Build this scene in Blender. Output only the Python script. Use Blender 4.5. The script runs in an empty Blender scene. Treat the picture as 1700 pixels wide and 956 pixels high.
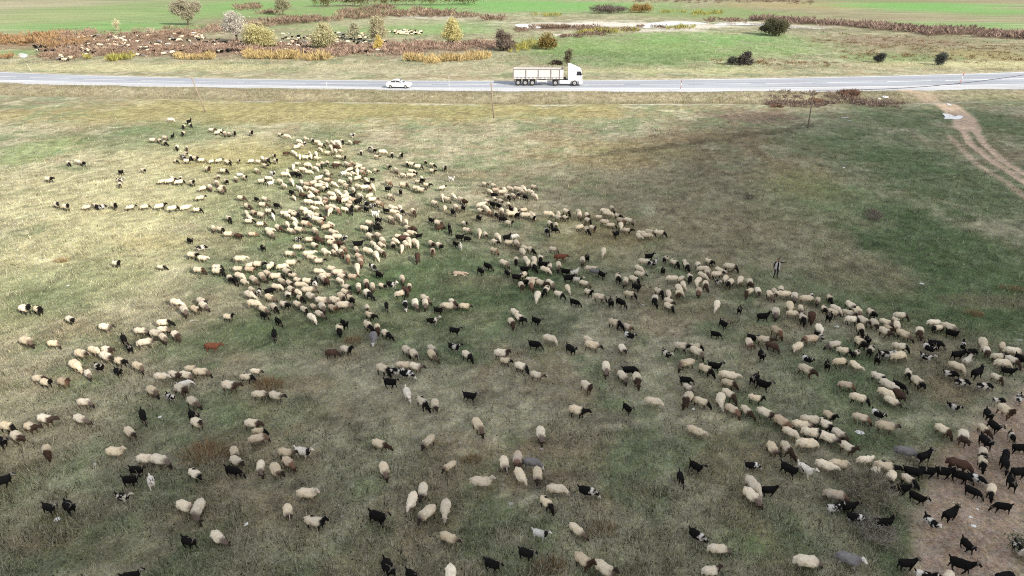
import bpy, math, random
import numpy as np
from mathutils import Vector, Matrix

S = bpy.context.scene
COL = S.collection
R = math.radians
random.seed(7)
RNG = np.random.default_rng(7)

# ---------------------------------------------------------------- camera, sky, sun, exposure
CAM_H, PITCH, FPX = 21.2, R(25.5), 1134.0
cam_data = bpy.data.cameras.new('camera')
cam = bpy.data.objects.new('camera', cam_data)
COL.objects.link(cam)
cam.location = (0, 0, CAM_H)
cam.rotation_euler = (R(90) - PITCH, 0, 0)
cam_data.sensor_width = 36.0
cam_data.lens = 36.0 * FPX / 1700.0
cam_data.clip_end = 9000.0
cam_data.clip_start = 0.5
S.camera = cam

SUN_EL = R(30)
SUN_DIR = Vector((0.73 * math.cos(SUN_EL), -0.683 * math.cos(SUN_EL), math.sin(SUN_EL))).normalized()   # towards the sun
world = bpy.data.worlds.new('World')
S.world = world
world.use_nodes = True
wn, wl = world.node_tree.nodes, world.node_tree.links
wn.clear()
w_out = wn.new('ShaderNodeOutputWorld')
w_bg = wn.new('ShaderNodeBackground')
w_bg.inputs['Strength'].default_value = 0.13
w_sky = wn.new('ShaderNodeTexSky')
w_sky.sky_type = 'NISHITA'
w_sky.sun_disc = False
w_sky.sun_elevation = SUN_EL
w_sky.sun_rotation = math.atan2(SUN_DIR.x, SUN_DIR.y)
w_sky.dust_density = 2.0
# broken white cloud over the whole sky, as the cloud shadow on the field implies
w_tc = wn.new('ShaderNodeTexCoord')
w_no = wn.new('ShaderNodeTexNoise')
w_no.inputs['Scale'].default_value = 3.0
w_no.inputs['Detail'].default_value = 6.0
w_rp = wn.new('ShaderNodeValToRGB')
w_rp.color_ramp.elements[0].position = 0.36
w_rp.color_ramp.elements[1].position = 0.56
w_mx = wn.new('ShaderNodeMix')
w_mx.data_type = 'RGBA'
w_mx.inputs[7].default_value = (5.2, 5.2, 5.2, 1)
wl.new(w_tc.outputs['Generated'], w_no.inputs['Vector'])
wl.new(w_no.outputs['Fac'], w_rp.inputs['Fac'])
wl.new(w_rp.outputs['Color'], w_mx.inputs['Factor'])
wl.new(w_sky.outputs['Color'], w_mx.inputs[6])
wl.new(w_mx.outputs[2], w_bg.inputs['Color'])
wl.new(w_bg.outputs['Background'], w_out.inputs['Surface'])

sun_data = bpy.data.lights.new('sun', 'SUN')
sun_data.energy = 4.6
sun_data.angle = R(0.53)
sun_data.color = (1.0, 0.92, 0.79)
sun = bpy.data.objects.new('sun', sun_data)
COL.objects.link(sun)
sun.rotation_euler = SUN_DIR.to_track_quat('Z', 'Y').to_euler()
sun.location = (60, -80, 120)

S.view_settings.view_transform = 'Standard'
S.view_settings.look = 'None'
S.view_settings.exposure = 0.85
S.view_settings.gamma = 1.0
S.view_settings.use_curve_mapping = False
S.cycles.use_denoising = False
S.cycles.filter_width = 1.1
S.cycles.max_bounces = 5
S.cycles.diffuse_bounces = 2
S.cycles.glossy_bounces = 2
S.cycles.transparent_max_bounces = 6

# ---------------------------------------------------------------- from a place in the photograph to a place on the land
SP, CP = math.sin(PITCH), math.cos(PITCH)
def P(px, py, z=0.0):
    xr = (np.asarray(px, float) - 850.0) / FPX
    yd = (np.asarray(py, float) - 478.0) / FPX
    t = (CAM_H - z) / (SP + yd * CP)
    return xr * t, (CP - yd * SP) * t
def depth(py):
    return CAM_H / (SP + (py - 478.0) / FPX * CP)
def sinelev(py):
    yd = (py - 478.0) / FPX
    return (SP + yd * CP) / math.sqrt(1 + yd * yd)

# ---------------------------------------------------------------- noise, materials, meshes
_TAB = np.random.default_rng(3).random((8, 256, 256))
def vnoise(x, y, k=0):
    x = np.asarray(x, float); y = np.asarray(y, float)
    xi = np.floor(x).astype(int); yi = np.floor(y).astype(int)
    fx = x - xi; fy = y - yi
    fx = fx * fx * (3 - 2 * fx); fy = fy * fy * (3 - 2 * fy)
    T = _TAB[k % 8]
    a = T[xi % 256, yi % 256]; b = T[(xi + 1) % 256, yi % 256]
    c = T[xi % 256, (yi + 1) % 256]; d = T[(xi + 1) % 256, (yi + 1) % 256]
    return (a * (1 - fx) + b * fx) * (1 - fy) + (c * (1 - fx) + d * fx) * fy
def fbm(x, y, k=0, o=4):
    s, a, t = 0.0, 0.5, 0.0
    for i in range(o):
        s = s + a * vnoise(x * 2 ** i + 17.3 * i, y * 2 ** i + 9.1 * i, k + i); t += a; a *= 0.5
    return s / t
def sstep(a, b, x):
    t = np.clip((x - a) / (b - a), 0, 1)
    return t * t * (3 - 2 * t)

def new_mat(name, rough=0.9):
    m = bpy.data.materials.new(name)
    m.use_nodes = True
    b = m.node_tree.nodes['Principled BSDF']
    b.inputs['Roughness'].default_value = rough
    b.inputs['Specular IOR Level'].default_value = 0.25
    return m, m.node_tree.nodes, m.node_tree.links, b
def mat(name, rgb, rough=0.8, var=0.15, scale=6.0, metal=0.0, spec=0.3, bump=0.0):
    """plain paint, wood or stone: colour with a little uneven wear"""
    m, n, l, b = new_mat(name, rough)
    tc = n.new('ShaderNodeTexCoord'); no = n.new('ShaderNodeTexNoise')
    no.inputs['Scale'].default_value = scale; no.inputs['Detail'].default_value = 5
    l.new(tc.outputs['Object'], no.inputs['Vector'])
    mx = n.new('ShaderNodeMix'); mx.data_type = 'RGBA'
    mx.inputs[6].default_value = (*[c * (1 - var) for c in rgb], 1)
    mx.inputs[7].default_value = (*[min(1, c * (1 + var)) for c in rgb], 1)
    l.new(no.outputs['Fac'], mx.inputs['Factor'])
    l.new(mx.outputs[2], b.inputs['Base Color'])
    b.inputs['Metallic'].default_value = metal
    b.inputs['Specular IOR Level'].default_value = spec
    if bump:
        bp = n.new('ShaderNodeBump'); bp.inputs['Strength'].default_value = bump
        l.new(no.outputs['Fac'], bp.inputs['Height']); l.new(bp.outputs['Normal'], b.inputs['Normal'])
    return m
def attr_mat(name, rough=0.95, var=0.18, scale=14.0, bump=0.0, bump_scale=20.0, rand=0.0, coords='Object', trans=0.0):
    """colour carried by the mesh (fleece pattern, plant kind) with fine variation"""
    m, n, l, b = new_mat(name, rough)
    b.inputs['Specular IOR Level'].default_value = 0.1
    at = n.new('ShaderNodeAttribute'); at.attribute_name = 'Col'
    tc = n.new('ShaderNodeTexCoord'); no = n.new('ShaderNodeTexNoise')
    no.inputs['Scale'].default_value = scale; no.inputs['Detail'].default_value = 4
    l.new(tc.outputs[coords], no.inputs['Vector'])
    mr = n.new('ShaderNodeMapRange')
    mr.inputs['From Min'].default_value = 0.3; mr.inputs['From Max'].default_value = 0.7
    mr.inputs['To Min'].default_value = 1 - var; mr.inputs['To Max'].default_value = 1 + var
    l.new(no.outputs['Fac'], mr.inputs['Value'])
    val = mr.outputs[0]
    if rand:
        oi = n.new('ShaderNodeObjectInfo')
        m2 = n.new('ShaderNodeMapRange')
        m2.inputs['To Min'].default_value = 1 - rand; m2.inputs['To Max'].default_value = 1 + rand * 0.6
        l.new(oi.outputs['Random'], m2.inputs['Value'])
        mu = n.new('ShaderNodeMath'); mu.operation = 'MULTIPLY'
        l.new(val, mu.inputs[0]); l.new(m2.outputs[0], mu.inputs[1]); val = mu.outputs[0]
    vm = n.new('ShaderNodeVectorMath'); vm.operation = 'SCALE'
    l.new(at.outputs['Color'], vm.inputs[0]); l.new(val, vm.inputs['Scale'])
    out = vm.outputs[0]
    if rand:                                             # some animals are dirtier than others
        ml = n.new('ShaderNodeMath'); ml.operation = 'MULTIPLY'; ml.inputs[1].default_value = 7.31
        fr = n.new('ShaderNodeMath'); fr.operation = 'FRACT'
        l.new(oi.outputs['Random'], ml.inputs[0]); l.new(ml.outputs[0], fr.inputs[0])
        mt = n.new('ShaderNodeMix'); mt.data_type = 'RGBA'; mt.blend_type = 'MULTIPLY'
        mt.inputs[7].default_value = (.88, .82, .72, 1)
        l.new(fr.outputs[0], mt.inputs['Factor']); l.new(out, mt.inputs[6]); out = mt.outputs[2]
    l.new(out, b.inputs['Base Color'])
    if trans:
        b.inputs['Transmission Weight'].default_value = 0
        tr = n.new('ShaderNodeBsdfTranslucent'); mxs = n.new('ShaderNodeMixShader')
        mxs.inputs[0].default_value = trans
        l.new(vm.outputs[0], tr.inputs['Color'])
        l.new(b.outputs[0], mxs.inputs[1]); l.new(tr.outputs[0], mxs.inputs[2])
        l.new(mxs.outputs[0], n['Material Output'].inputs['Surface'])
    if bump:
        nb = n.new('ShaderNodeTexNoise'); nb.inputs['Scale'].default_value = bump_scale; nb.inputs['Detail'].default_value = 3
        l.new(tc.outputs[coords], nb.inputs['Vector'])
        bp = n.new('ShaderNodeBump'); bp.inputs['Strength'].default_value = bump; bp.inputs['Distance'].default_value = 0.05
        l.new(nb.outputs['Fac'], bp.inputs['Height']); l.new(bp.outputs['Normal'], b.inputs['Normal'])
    return m

def np_mesh(name, V, F, col=None, smooth=False):
    """V (n,3), F (m,3) or (m,4) arrays, col (n,3)"""
    me = bpy.data.meshes.new(name)
    V = np.asarray(V, np.float32); F = np.asarray(F, np.int32)
    k = F.shape[1]
    me.vertices.add(len(V)); me.vertices.foreach_set('co', V.ravel())
    me.loops.add(F.size); me.loops.foreach_set('vertex_index', F.ravel())
    me.polygons.add(len(F))
    me.polygons.foreach_set('loop_start', np.arange(0, F.size, k, dtype=np.int32))
    if smooth:
        me.polygons.foreach_set('use_smooth', np.ones(len(F), bool))
    if col is not None:
        a = me.color_attributes.new('Col', 'FLOAT_COLOR', 'POINT')
        c4 = np.ones((len(V), 4), np.float32); c4[:, :3] = col
        a.data.foreach_set('color', c4.ravel())
    me.update(calc_edges=True)
    me.validate()
    return me
def link(name, me, parent=None, loc=None, rotz=None, material=None):
    o = bpy.data.objects.new(name, me)
    COL.objects.link(o)
    if parent: o.parent = parent
    if loc is not None: o.location = loc
    if rotz is not None: o.rotation_euler = (0, 0, rotz)
    if material is not None:
        if not me.materials: me.materials.append(material)
    return o
def tag(o, label=None, cat=None, group=None, kind=None):
    if label: o['label'] = label
    if cat: o['category'] = cat
    if group: o['group'] = group
    if kind: o['kind'] = kind
    return o
def empty(name, loc, rotz=0.0):
    o = bpy.data.objects.new(name, None)
    COL.objects.link(o); o.location = loc; o.rotation_euler = (0, 0, rotz)
    o.empty_display_size = 0.3
    return o
class MB:
    """collects boxes, prisms, wheels and tubes into ONE mesh"""
    def __init__(s): s.v = []; s.f = []
    def add(s, v, f):
        b = len(s.v); s.v += [tuple(p) for p in v]; s.f += [tuple(i + b for i in q) for q in f]; return s
    def box(s, c, d):
        x, y, z = c; a, b, e = d[0] / 2, d[1] / 2, d[2] / 2
        v = [(x + i * a, y + j * b, z + k * e) for i in (-1, 1) for j in (-1, 1) for k in (-1, 1)]
        return s.add(v, [(0, 1, 3, 2), (4, 6, 7, 5), (0, 4, 5, 1), (2, 3, 7, 6), (0, 2, 6, 4), (1, 5, 7, 3)])
    def prism(s, prof, y0, y1, inset=0.0, z_in=None):
        """profile in x,z swept along y; inset narrows points above z_in"""
        n = len(prof); v = []
        for y, sg in ((y0, 1), (y1, -1)):
            for x, z in prof:
                t = 0 if z_in is None else max(0, (z - z_in))
                v.append((x, y + sg * inset * t, z))
        f = [tuple(range(n - 1, -1, -1)), tuple(range(n, 2 * n))]
        f += [(i, (i + 1) % n, n + (i + 1) % n, n + i) for i in range(n)]
        return s.add(v, f)
    def wheel(s, c, r, w, n=20, r_in=0.0):
        x, y, z = c; v = []; f = []
        prof = [(r_in, -w / 2), (r * .93, -w / 2), (r, -w / 2 * .7), (r, w / 2 * .7), (r * .93, w / 2), (r_in, w / 2)]
        m = len(prof)
        for i in range(n):
            a = 2 * math.pi * i / n
            v += [(x + q * math.cos(a), y + h, z + q * math.sin(a)) for q, h in prof]
        for i in range(n):
            for j in range(m - 1):
                a, b = i * m + j, ((i + 1) % n) * m + j
                f.append((a, a + 1, b + 1, b))
        return s.add(v, f)
    def tube(s, pts, rads, n=6):
        v = []; f = []
        pts = [Vector(p) for p in pts]
        for i, p in enumerate(pts):
            d = (pts[min(i + 1, len(pts) - 1)] - pts[max(i - 1, 0)]).normalized()
            u = d.cross(Vector((0, 0, 1)) if abs(d.z) < .9 else Vector((1, 0, 0))).normalized(); w = d.cross(u)
            for k in range(n):
                a = 2 * math.pi * k / n
                v.append(p + (u * math.cos(a) + w * math.sin(a)) * rads[i])
        for i in range(len(pts) - 1):
            for k in range(n):
                f.append((i * n + k, i * n + (k + 1) % n, (i + 1) * n + (k + 1) % n, (i + 1) * n + k))
        f.append(tuple(range(n - 1, -1, -1))); f.append(tuple((len(pts) - 1) * n + k for k in range(n)))
        return s.add(v, f)
    def build(s, name, m, parent=None, bevel=0.0, smooth=False):
        me = bpy.data.meshes.new(name); me.from_pydata(s.v, [], s.f); me.update()
        import bmesh
        bm = bmesh.new(); bm.from_mesh(me); bmesh.ops.recalc_face_normals(bm, faces=bm.faces); bm.to_mesh(me); bm.free()
        o = link(name, me, parent, material=m)
        if smooth:
            me.polygons.foreach_set('use_smooth', np.ones(len(me.polygons), bool))
        if bevel:
            b = o.modifiers.new('edge', 'BEVEL'); b.width = bevel; b.segments = 2; b.limit_method = 'ANGLE'
        return o

# ================================================================ THE LAND
ROAD_Z = 0.5
_ne = np.array([(0, 138), (250, 143.5), (600, 149.2), (850, 151.5), (1150, 152.5), (1400, 151.5), (1700, 148)], float)
_fe = np.array([(0, 119.5), (250, 125.5), (600, 133.2), (850, 134.5), (1150, 131.5), (1400, 125), (1700, 119)], float)
NEAR = np.polyfit(*P(_ne[:, 0], _ne[:, 1], ROAD_Z), 3)
FAR = np.polyfit(*P(_fe[:, 0], _fe[:, 1], ROAD_Z), 3)
def road_edges(x):
    xc = np.clip(x, -135, 135)
    s1 = np.polyval(np.polyder(NEAR), xc); s2 = np.polyval(np.polyder(FAR), xc)
    return np.polyval(NEAR, xc) + s1 * (x - xc), np.polyval(FAR, xc) + s2 * (x - xc)

def seg_dist(x, y, pts):
    best = np.full(np.shape(x), 1e9)
    for (x0, y0), (x1, y1) in zip(pts[:-1], pts[1:]):
        dx, dy = x1 - x0, y1 - y0
        t = np.clip(((x - x0) * dx + (y - y0) * dy) / (dx * dx + dy * dy), 0, 1)
        best = np.minimum(best, np.hypot(x - x0 - t * dx, y - y0 - t * dy))
    return best
def world_line(pts): return [tuple(float(c) for c in P(*p)) for p in pts]
TRACK_NEAR = world_line([(1612, 1080), (1606, 980), (1606, 900), (1622, 830), (1655, 765), (1725, 695), (1860, 625)])
TRACK_MAIN = world_line([(1495, 153), (1535, 160), (1572, 174), (1600, 196), (1606, 214)])
RUT_A = world_line([(1597, 210), (1610, 236), (1642, 262), (1700, 302), (1800, 385), (1900, 480)])
RUT_B = world_line([(1612, 205), (1634, 236), (1660, 262), (1700, 288), (1800, 352), (1900, 430)])
RUT_C = world_line([(1575, 225), (1620, 270), (1673, 306), (1720, 345), (1800, 420)])
RILL = world_line([(1160, 232), (1168, 262), (1185, 292), (1210, 318)])
RILL2 = world_line([(985, 257), (1040, 248), (1085, 247), (1130, 240), (1165, 238), (1205, 233), (1250, 222), (1300, 219), (1335, 211)])


def height(x, y):
    x = np.asarray(x, float); y = np.asarray(y, float)
    n, f = road_edges(x)
    z = (fbm(x / 16.0, y / 16.0, 1, 3) - 0.5) * 0.45 + (fbm(x / 2.2, y / 2.2, 3, 2) - 0.5) * 0.10
    z = z * sstep(168, 150, y)
    z = z - 0.35 * np.exp(-((y - (n - 6.0)) / 2.4) ** 2)                     # the ditch along the verge
    emb = sstep(n - 5.0, n - 0.9, y) * sstep(f + 5.0, f + 0.9, y)
    for pts in (RUT_A, RUT_B):
        dd = seg_dist(x, y, pts); z = z - .10 * np.exp(-(dd / .45) ** 2) + .05 * np.exp(-((dd - .8) / .3) ** 2)
    return z * (1 - emb) + (ROAD_Z - 0.02) * emb
def ground_at(px, py, lift=0.0):
    z = 0.0
    for _ in range(4):
        x, y = P(px, py, z + lift); z = float(height(x, y))
    return float(x), float(y), z

C_ = dict(g=(.080, .128, .054), G=(.115, .270, .070), d=(.285, .265, .178), s=(.200, .142, .098), o=(.290, .218, .085),
          b=(.180, .155, .095), p=(.47, .44, .39), m=(.165, .112, .085), l=(.36, .345, .195), k=(.045, .038, .030), y=(.24, .21, .085),  # l: pale dry grass, lightened further to carry some of the sunlight
          r=(.185, .110, .062), e=(.140, .225, .075))
# what grows where: centre and radii as seen in the photograph, kind (l also brightens the sunlit left field), strength
_Z = [  # --- the grazed field
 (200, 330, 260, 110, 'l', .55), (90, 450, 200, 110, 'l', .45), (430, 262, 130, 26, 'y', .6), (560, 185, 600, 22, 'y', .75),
 (250, 225, 100, 22, 'g', 0.56), (60, 250, 60, 25, 'e', .5), (100, 480, 110, 40, 'g', 0.43), (40, 520, 60, 40, 'g', 0.38),
 (250, 400, 70, 15, 'o', .25), (470, 330, 130, 70, 'g', 0.43), (520, 420, 150, 60, 'g', 0.47), (540, 225, 60, 20, 'g', 0.43),
 (400, 560, 90, 30, 'g', 0.47), (480, 545, 110, 40, 'g', 0.56), (620, 510, 80, 50, 'g', 0.47), (800, 470, 170, 45, 'g', 0.76),
 (740, 400, 90, 35, 'g', 0.56), (720, 560, 90, 40, 'g', 0.56), (850, 530, 110, 40, 'g', 0.52), (960, 440, 80, 40, 'g', 0.33),
 (820, 465, 60, 10, 'b', .5), (1000, 390, 120, 40, 'o', .30), (1150, 300, 260, 70, 'b', .55), (1060, 250, 180, 22, 'o', .35), (1300, 420, 200, 60, 'b', .45),
 (1200, 230, 120, 30, 'r', .40), (1250, 196, 95, 14, 'm', .7), (1330, 300, 70, 30, 'o', .35), (1380, 330, 120, 40, 'e', .3),
 (1420, 240, 150, 36, 'g', 0.52), (1500, 200, 80, 30, 'g', 0.56), (1560, 300, 110, 60, 'g', 0.70), (1620, 430, 130, 80, 'g', 0.76), (1500, 380, 80, 60, 'g', 0.43),
 (1660, 520, 100, 60, 'g', 0.56), (1560, 520, 120, 40, 'g', 0.66), (1380, 470, 80, 30, 'g', 0.56), (1420, 455, 80, 25, 'b', .5), (1640, 500, 70, 12, 's', .4),
 (1430, 620, 110, 60, 'g', 0.56), (1390, 710, 70, 40, 'g', 0.56), (1460, 735, 60, 30, 'g', 0.66), (1560, 720, 50, 25, 'g', 0.56), (1330, 650, 70, 60, 'g', 0.33),
 (1508, 890, 18, 70, 'g', .95), (1480, 930, 50, 40, 'g', 0.66), (1650, 205, 60, 40, 'g', 0.66), (1680, 260, 50, 40, 'b', .5), (1650, 165, 70, 10, 'e', .7),
 (1590, 650, 60, 40, 's', .25), (1560, 600, 60, 30, 'b', .6), (1690, 930, 20, 120, 'g', 0.56),
 (270, 680, 60, 26, 'g', 0.52), (160, 800, 130, 22, 'g', 0.43), (100, 870, 120, 30, 'g', 0.29), (290, 720, 80, 30, 'g', 0.29),
 (640, 640, 120, 40, 'd', .4), (850, 680, 160, 50, 'd', .25), (560, 880, 120, 40, 'd', .3), (120, 680, 150, 50, 'd', .4), (60, 900, 120, 40, 'r', .22),
 (620, 760, 80, 40, 'g', 0.23), (1120, 860, 120, 50, 'd', .25), (1040, 760, 100, 40, 'g', 0.21), (760, 590, 60, 20, 'g', 0.47), (1250, 900, 100, 40, 'e', .3),
 (1050, 900, 90, 40, 'g', 0.18), (900, 760, 120, 40, 'r', .18), (430, 690, 80, 30, 'e', .25),
 # --- beyond the road
 (250, 112, 340, 7, 'l', .7), (700, 112, 300, 8, 'd', .5), (480, 116, 30, 5, 'g', .4), (620, 118, 90, 5, 'd', .4),
 (250, 25, 330, 26, 'e', .8), (180, 45, 260, 10, 'G', .5), (60, 30, 150, 14, 'l', .2), (420, 10, 120, 10, 'G', .4), (70, 8, 90, 4, 'd', .8),
 (570, 20, 110, 10, 'e', .7), (700, 46, 160, 11, 'G', .45), (620, 52, 160, 10, 'e', .5), (520, 40, 60, 6, 'e', .6), (900, 12, 280, 11, 'G', .85), (760, 2, 200, 6, 'G', .5),
 (1300, 24, 220, 18, 'b', .55), (1200, 22, 130, 10, 'e', .6), (1330, 8, 130, 8, 'o', .35), (1560, 12, 150, 13, 'G', .9), (1640, 28, 140, 8, 'b', .35), (1600, 43, 160, 7, 'G', .6), (1500, 2, 400, 3, 'b', .6),
 (1080, 82, 240, 26, 'e', .8), (1000, 95, 180, 12, 'g', .45), (1180, 62, 160, 12, 'G', .35), (1310, 70, 90, 16, 'G', .35), (930, 75, 60, 12, 'e', .5),
 (1560, 78, 200, 17, 'b', .6), (1480, 66, 150, 9, 'm', .5), (1650, 92, 90, 9, 'y', .5), (1480, 97, 110, 9, 'e', .5), (1620, 108, 160, 6, 'l', .8), (1360, 108, 120, 5, 'd', .4), (1120, 118, 200, 4, 'l', .5),
 (80, 70, 130, 13, 'r', .6), (30, 88, 60, 9, 'G', .45), (260, 78, 200, 16, 'm', .85), (500, 82, 220, 12, 'm', .85), (760, 80, 110, 10, 'm', .6), (430, 36, 130, 8, 'm', .6), (620, 38, 110, 7, 'd', .5),
 (1000, 40, 140, 5.5, 'p', .95), (1130, 43, 110, 5.0, 'p', .9), (1230, 38, 60, 3, 'p', .8), (905, 44, 50, 5, 's', .8), (970, 47, 110, 3.5, 'm', .7), (1080, 50, 90, 3, 'p', .7), (1330, 44, 60, 3, 'p', .5), (720, 28, 60, 3.5, 'p', .5),
 (935, 58, 20, 2.5, 'p', .7), (1360, 50, 140, 5, 'k', .3),
]
_ZW = []
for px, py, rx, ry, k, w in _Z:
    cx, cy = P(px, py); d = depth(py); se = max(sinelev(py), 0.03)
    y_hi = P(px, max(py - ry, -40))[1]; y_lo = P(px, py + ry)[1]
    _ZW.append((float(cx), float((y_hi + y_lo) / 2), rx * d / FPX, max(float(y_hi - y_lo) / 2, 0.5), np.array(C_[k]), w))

def albedo(x, y):
    x = np.asarray(x, float); y = np.asarray(y, float)
    sc = np.clip(y / 60.0, 1.0, 4.0)
    n1 = fbm(x / 7.0, y / 7.0, 0); n2 = fbm(x / 1.6, y / 1.6, 2, 3); n3 = fbm(x / 24.0, y / 24.0, 5, 3)
    dry, gr = np.array(C_['d']), np.array(C_['g'])
    g = (0.62 * sstep(.43, .60, n1 * .5 + n2 * .5))[..., None]
    col = dry * (1 - g) + gr * g
    br = (0.45 * sstep(.52, .70, fbm(x / 5.0 + 40, y / 5.0, 4, 3)))[..., None]
    col = col * (1 - br) + np.array(C_['b']) * br
    br = (0.55 * sstep(.56, .68, fbm(x / 3.2 + 11, y / 3.2 + 70, 6, 3)))[..., None]
    col = col * (1 - br) + np.array((.245, .195, .125)) * br
    pl = (0.6 * sstep(.55, .68, fbm(x / 2.6 + 71, y / 2.6 + 7, 7, 3)))[..., None]
    col = col * (1 - pl) + np.array((.35, .325, .225)) * pl
    wob = (n1 - .5) * 1.1 + (n2 - .5) * 0.9 + (n3 - .5) * .6
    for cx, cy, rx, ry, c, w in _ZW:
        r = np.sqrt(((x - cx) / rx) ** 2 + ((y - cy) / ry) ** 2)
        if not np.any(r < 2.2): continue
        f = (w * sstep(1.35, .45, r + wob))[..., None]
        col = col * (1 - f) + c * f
    # bare soil of the tracks
    soil = np.array((.335, .250, .182)); bare_ = np.zeros(np.shape(x))
    for pts, hw, w in ((TRACK_NEAR, 1.95, .97), (TRACK_MAIN, 1.7, .9), (RUT_A, .48, .95), (RUT_B, .48, .9), (RUT_C, .4, .6), (RILL, 1.0, -.28), (RILL2, 1.0, -.55)):
        dd = seg_dist(x, y, pts)
        f = (abs(w) * sstep(hw * 1.25, hw * .7, dd + (n2 - .5) * (min(hw * .8, .7) if w > 0 else 1.6) + (0 if w > 0 else (n1 - .5) * 2.0)))[..., None]
        sc_ = (soil * (1.0 if hw > 1.8 else 1.5) if w > 0 else np.array((.092, .078, .048))) * (0.80 + 0.45 * n2)[..., None]
        col = col * (1 - f) + sc_ * f
        if w > 0: bare_ = np.maximum(bare_, f[..., 0])
    # verge: weeds, and a pale strip of grit along its foot
    n, fr = road_edges(x)
    v = (sstep(n - 9.5, n - 7.5, y) * sstep(n + 1, n - 1, y))[..., None]
    col = col * (1 - .65 * v) + np.array((.215, .185, .125)) * (.65 * v)
    v = (np.exp(-((y - (n - 8.8 + (n3 - .5) * 4)) / .7) ** 2) * sstep(.50, .62, n1))[..., None]
    col = col * (1 - .7 * v) + np.array((.42, .39, .33)) * (.7 * v)
    v = (sstep(fr - .3, fr + .3, y) * sstep(fr + 2.6, fr + 1.0, y))[..., None]
    col = col * (1 - .6 * v) + np.array((.36, .32, .22)) * (.6 * v)
    n5 = fbm(x / .42 + fbm(x / .9, y / .9, 1, 2) * 1.5, y / .36, 7, 2)
    return col * np.clip(1.02 + (.55 * (n2 - .5) + 1.0 * (n5 - .5)) * (1 - .8 * bare_) * np.clip(1.25 - y / 400.0, .3, 1), .35, 1.9)[..., None]

def spaced(lo, hi, fine_lo, fine_hi, step, grow=1.16):
    a = list(np.arange(fine_lo, fine_hi, step)); s = step
    while a[-1] < hi: s *= grow; a.append(a[-1] + s)
    s = step; b = [fine_lo]
    while b[-1] > lo: s *= grow; b.append(b[-1] - s)
    return np.array(b[:0:-1] + a)
gx = spaced(-3500, 3500, -115, 115, 0.46)
gy = np.concatenate([spaced(-900, 44, 12, 44, 0.42), np.arange(46, 160, 0.62), np.arange(160, 480, 1.5)])
gy = np.unique(np.round(np.concatenate([gy, spaced(480, 6000, 480, 484, 2.0, 1.2)]), 3))
gy = gy[np.concatenate([[True], np.diff(gy) > 0.2])]
GX, GY = np.meshgrid(gx, gy)
GZ = height(GX, GY)
V = np.stack([GX.ravel(), GY.ravel(), GZ.ravel()], 1)
ni = len(gx)
ii, jj = np.meshgrid(np.arange(ni - 1), np.arange(len(gy) - 1))
a = (jj * ni + ii).ravel()
F = np.stack([a, a + 1, a + ni + 1, a + ni], 1)
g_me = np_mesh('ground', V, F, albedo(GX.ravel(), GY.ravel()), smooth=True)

def ground_material():
    m, n, l, b = new_mat('grassland', 1.0)
    b.inputs['Specular IOR Level'].default_value = 0.05
    at = n.new('ShaderNodeAttribute'); at.attribute_name = 'Col'
    tc = n.new('ShaderNodeTexCoord')
    def noise(scale, detail, rough=.6, stretch=None):
        no = n.new('ShaderNodeTexNoise'); no.inputs['Scale'].default_value = scale
        no.inputs['Detail'].default_value = detail; no.inputs['Roughness'].default_value = rough
        if stretch:
            mp = n.new('ShaderNodeMapping'); mp.inputs['Scale'].default_value = stretch; mp.inputs['Rotation'].default_value = (0, 0, .5)
            l.new(tc.outputs['Object'], mp.inputs['Vector']); l.new(mp.outputs[0], no.inputs['Vector'])
        else:
            l.new(tc.outputs['Object'], no.inputs['Vector'])
        return no.outputs['Fac']
    def rng(v, a, b_, c, d):
        r = n.new('ShaderNodeMapRange'); r.inputs[1].default_value = a; r.inputs[2].default_value = b_
        r.inputs[3].default_value = c; r.inputs[4].default_value = d; l.new(v, r.inputs[0]); return r.outputs[0]
    def mul(a, b_):
        k = n.new('ShaderNodeMath'); k.operation = 'MULTIPLY'; l.new(a, k.inputs[0]); l.new(b_, k.inputs[1]); return k.outputs[0]
    fine = noise(7.0, 8, .75)
    mid = noise(1.1, 6, .65)
    streak = noise(5.0, 5, .7, (1.0, .25, 1))
    val = mul(mul(rng(fine, .3, .7, .45, 1.55), rng(mid, .3, .7, .75, 1.25)), rng(streak, .3, .7, .8, 1.2))
    sc = n.new('ShaderNodeVectorMath'); sc.operation = 'SCALE'
    l.new(at.outputs['Color'], sc.inputs[0]); l.new(val, sc.inputs['Scale'])
    # single dead straws and greener shoots
    hs = n.new('ShaderNodeHueSaturation')
    l.new(sc.outputs[0], hs.inputs['Color'])
    l.new(rng(noise(2.3, 5), .35, .65, .487, .515), hs.inputs['Hue'])
    l.new(rng(noise(3.7, 4), .35, .65, .75, 1.15), hs.inputs['Saturation'])
    l.new(hs.outputs[0], b.inputs['Base Color'])
    bp = n.new('ShaderNodeBump'); bp.inputs['Strength'].default_value = .7; bp.inputs['Distance'].default_value = .12
    l.new(fine, bp.inputs['Height']); l.new(bp.outputs[0], b.inputs['Normal'])
    return m
ground = link('ground', g_me, material=ground_material())
tag(ground, kind='structure')

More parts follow.
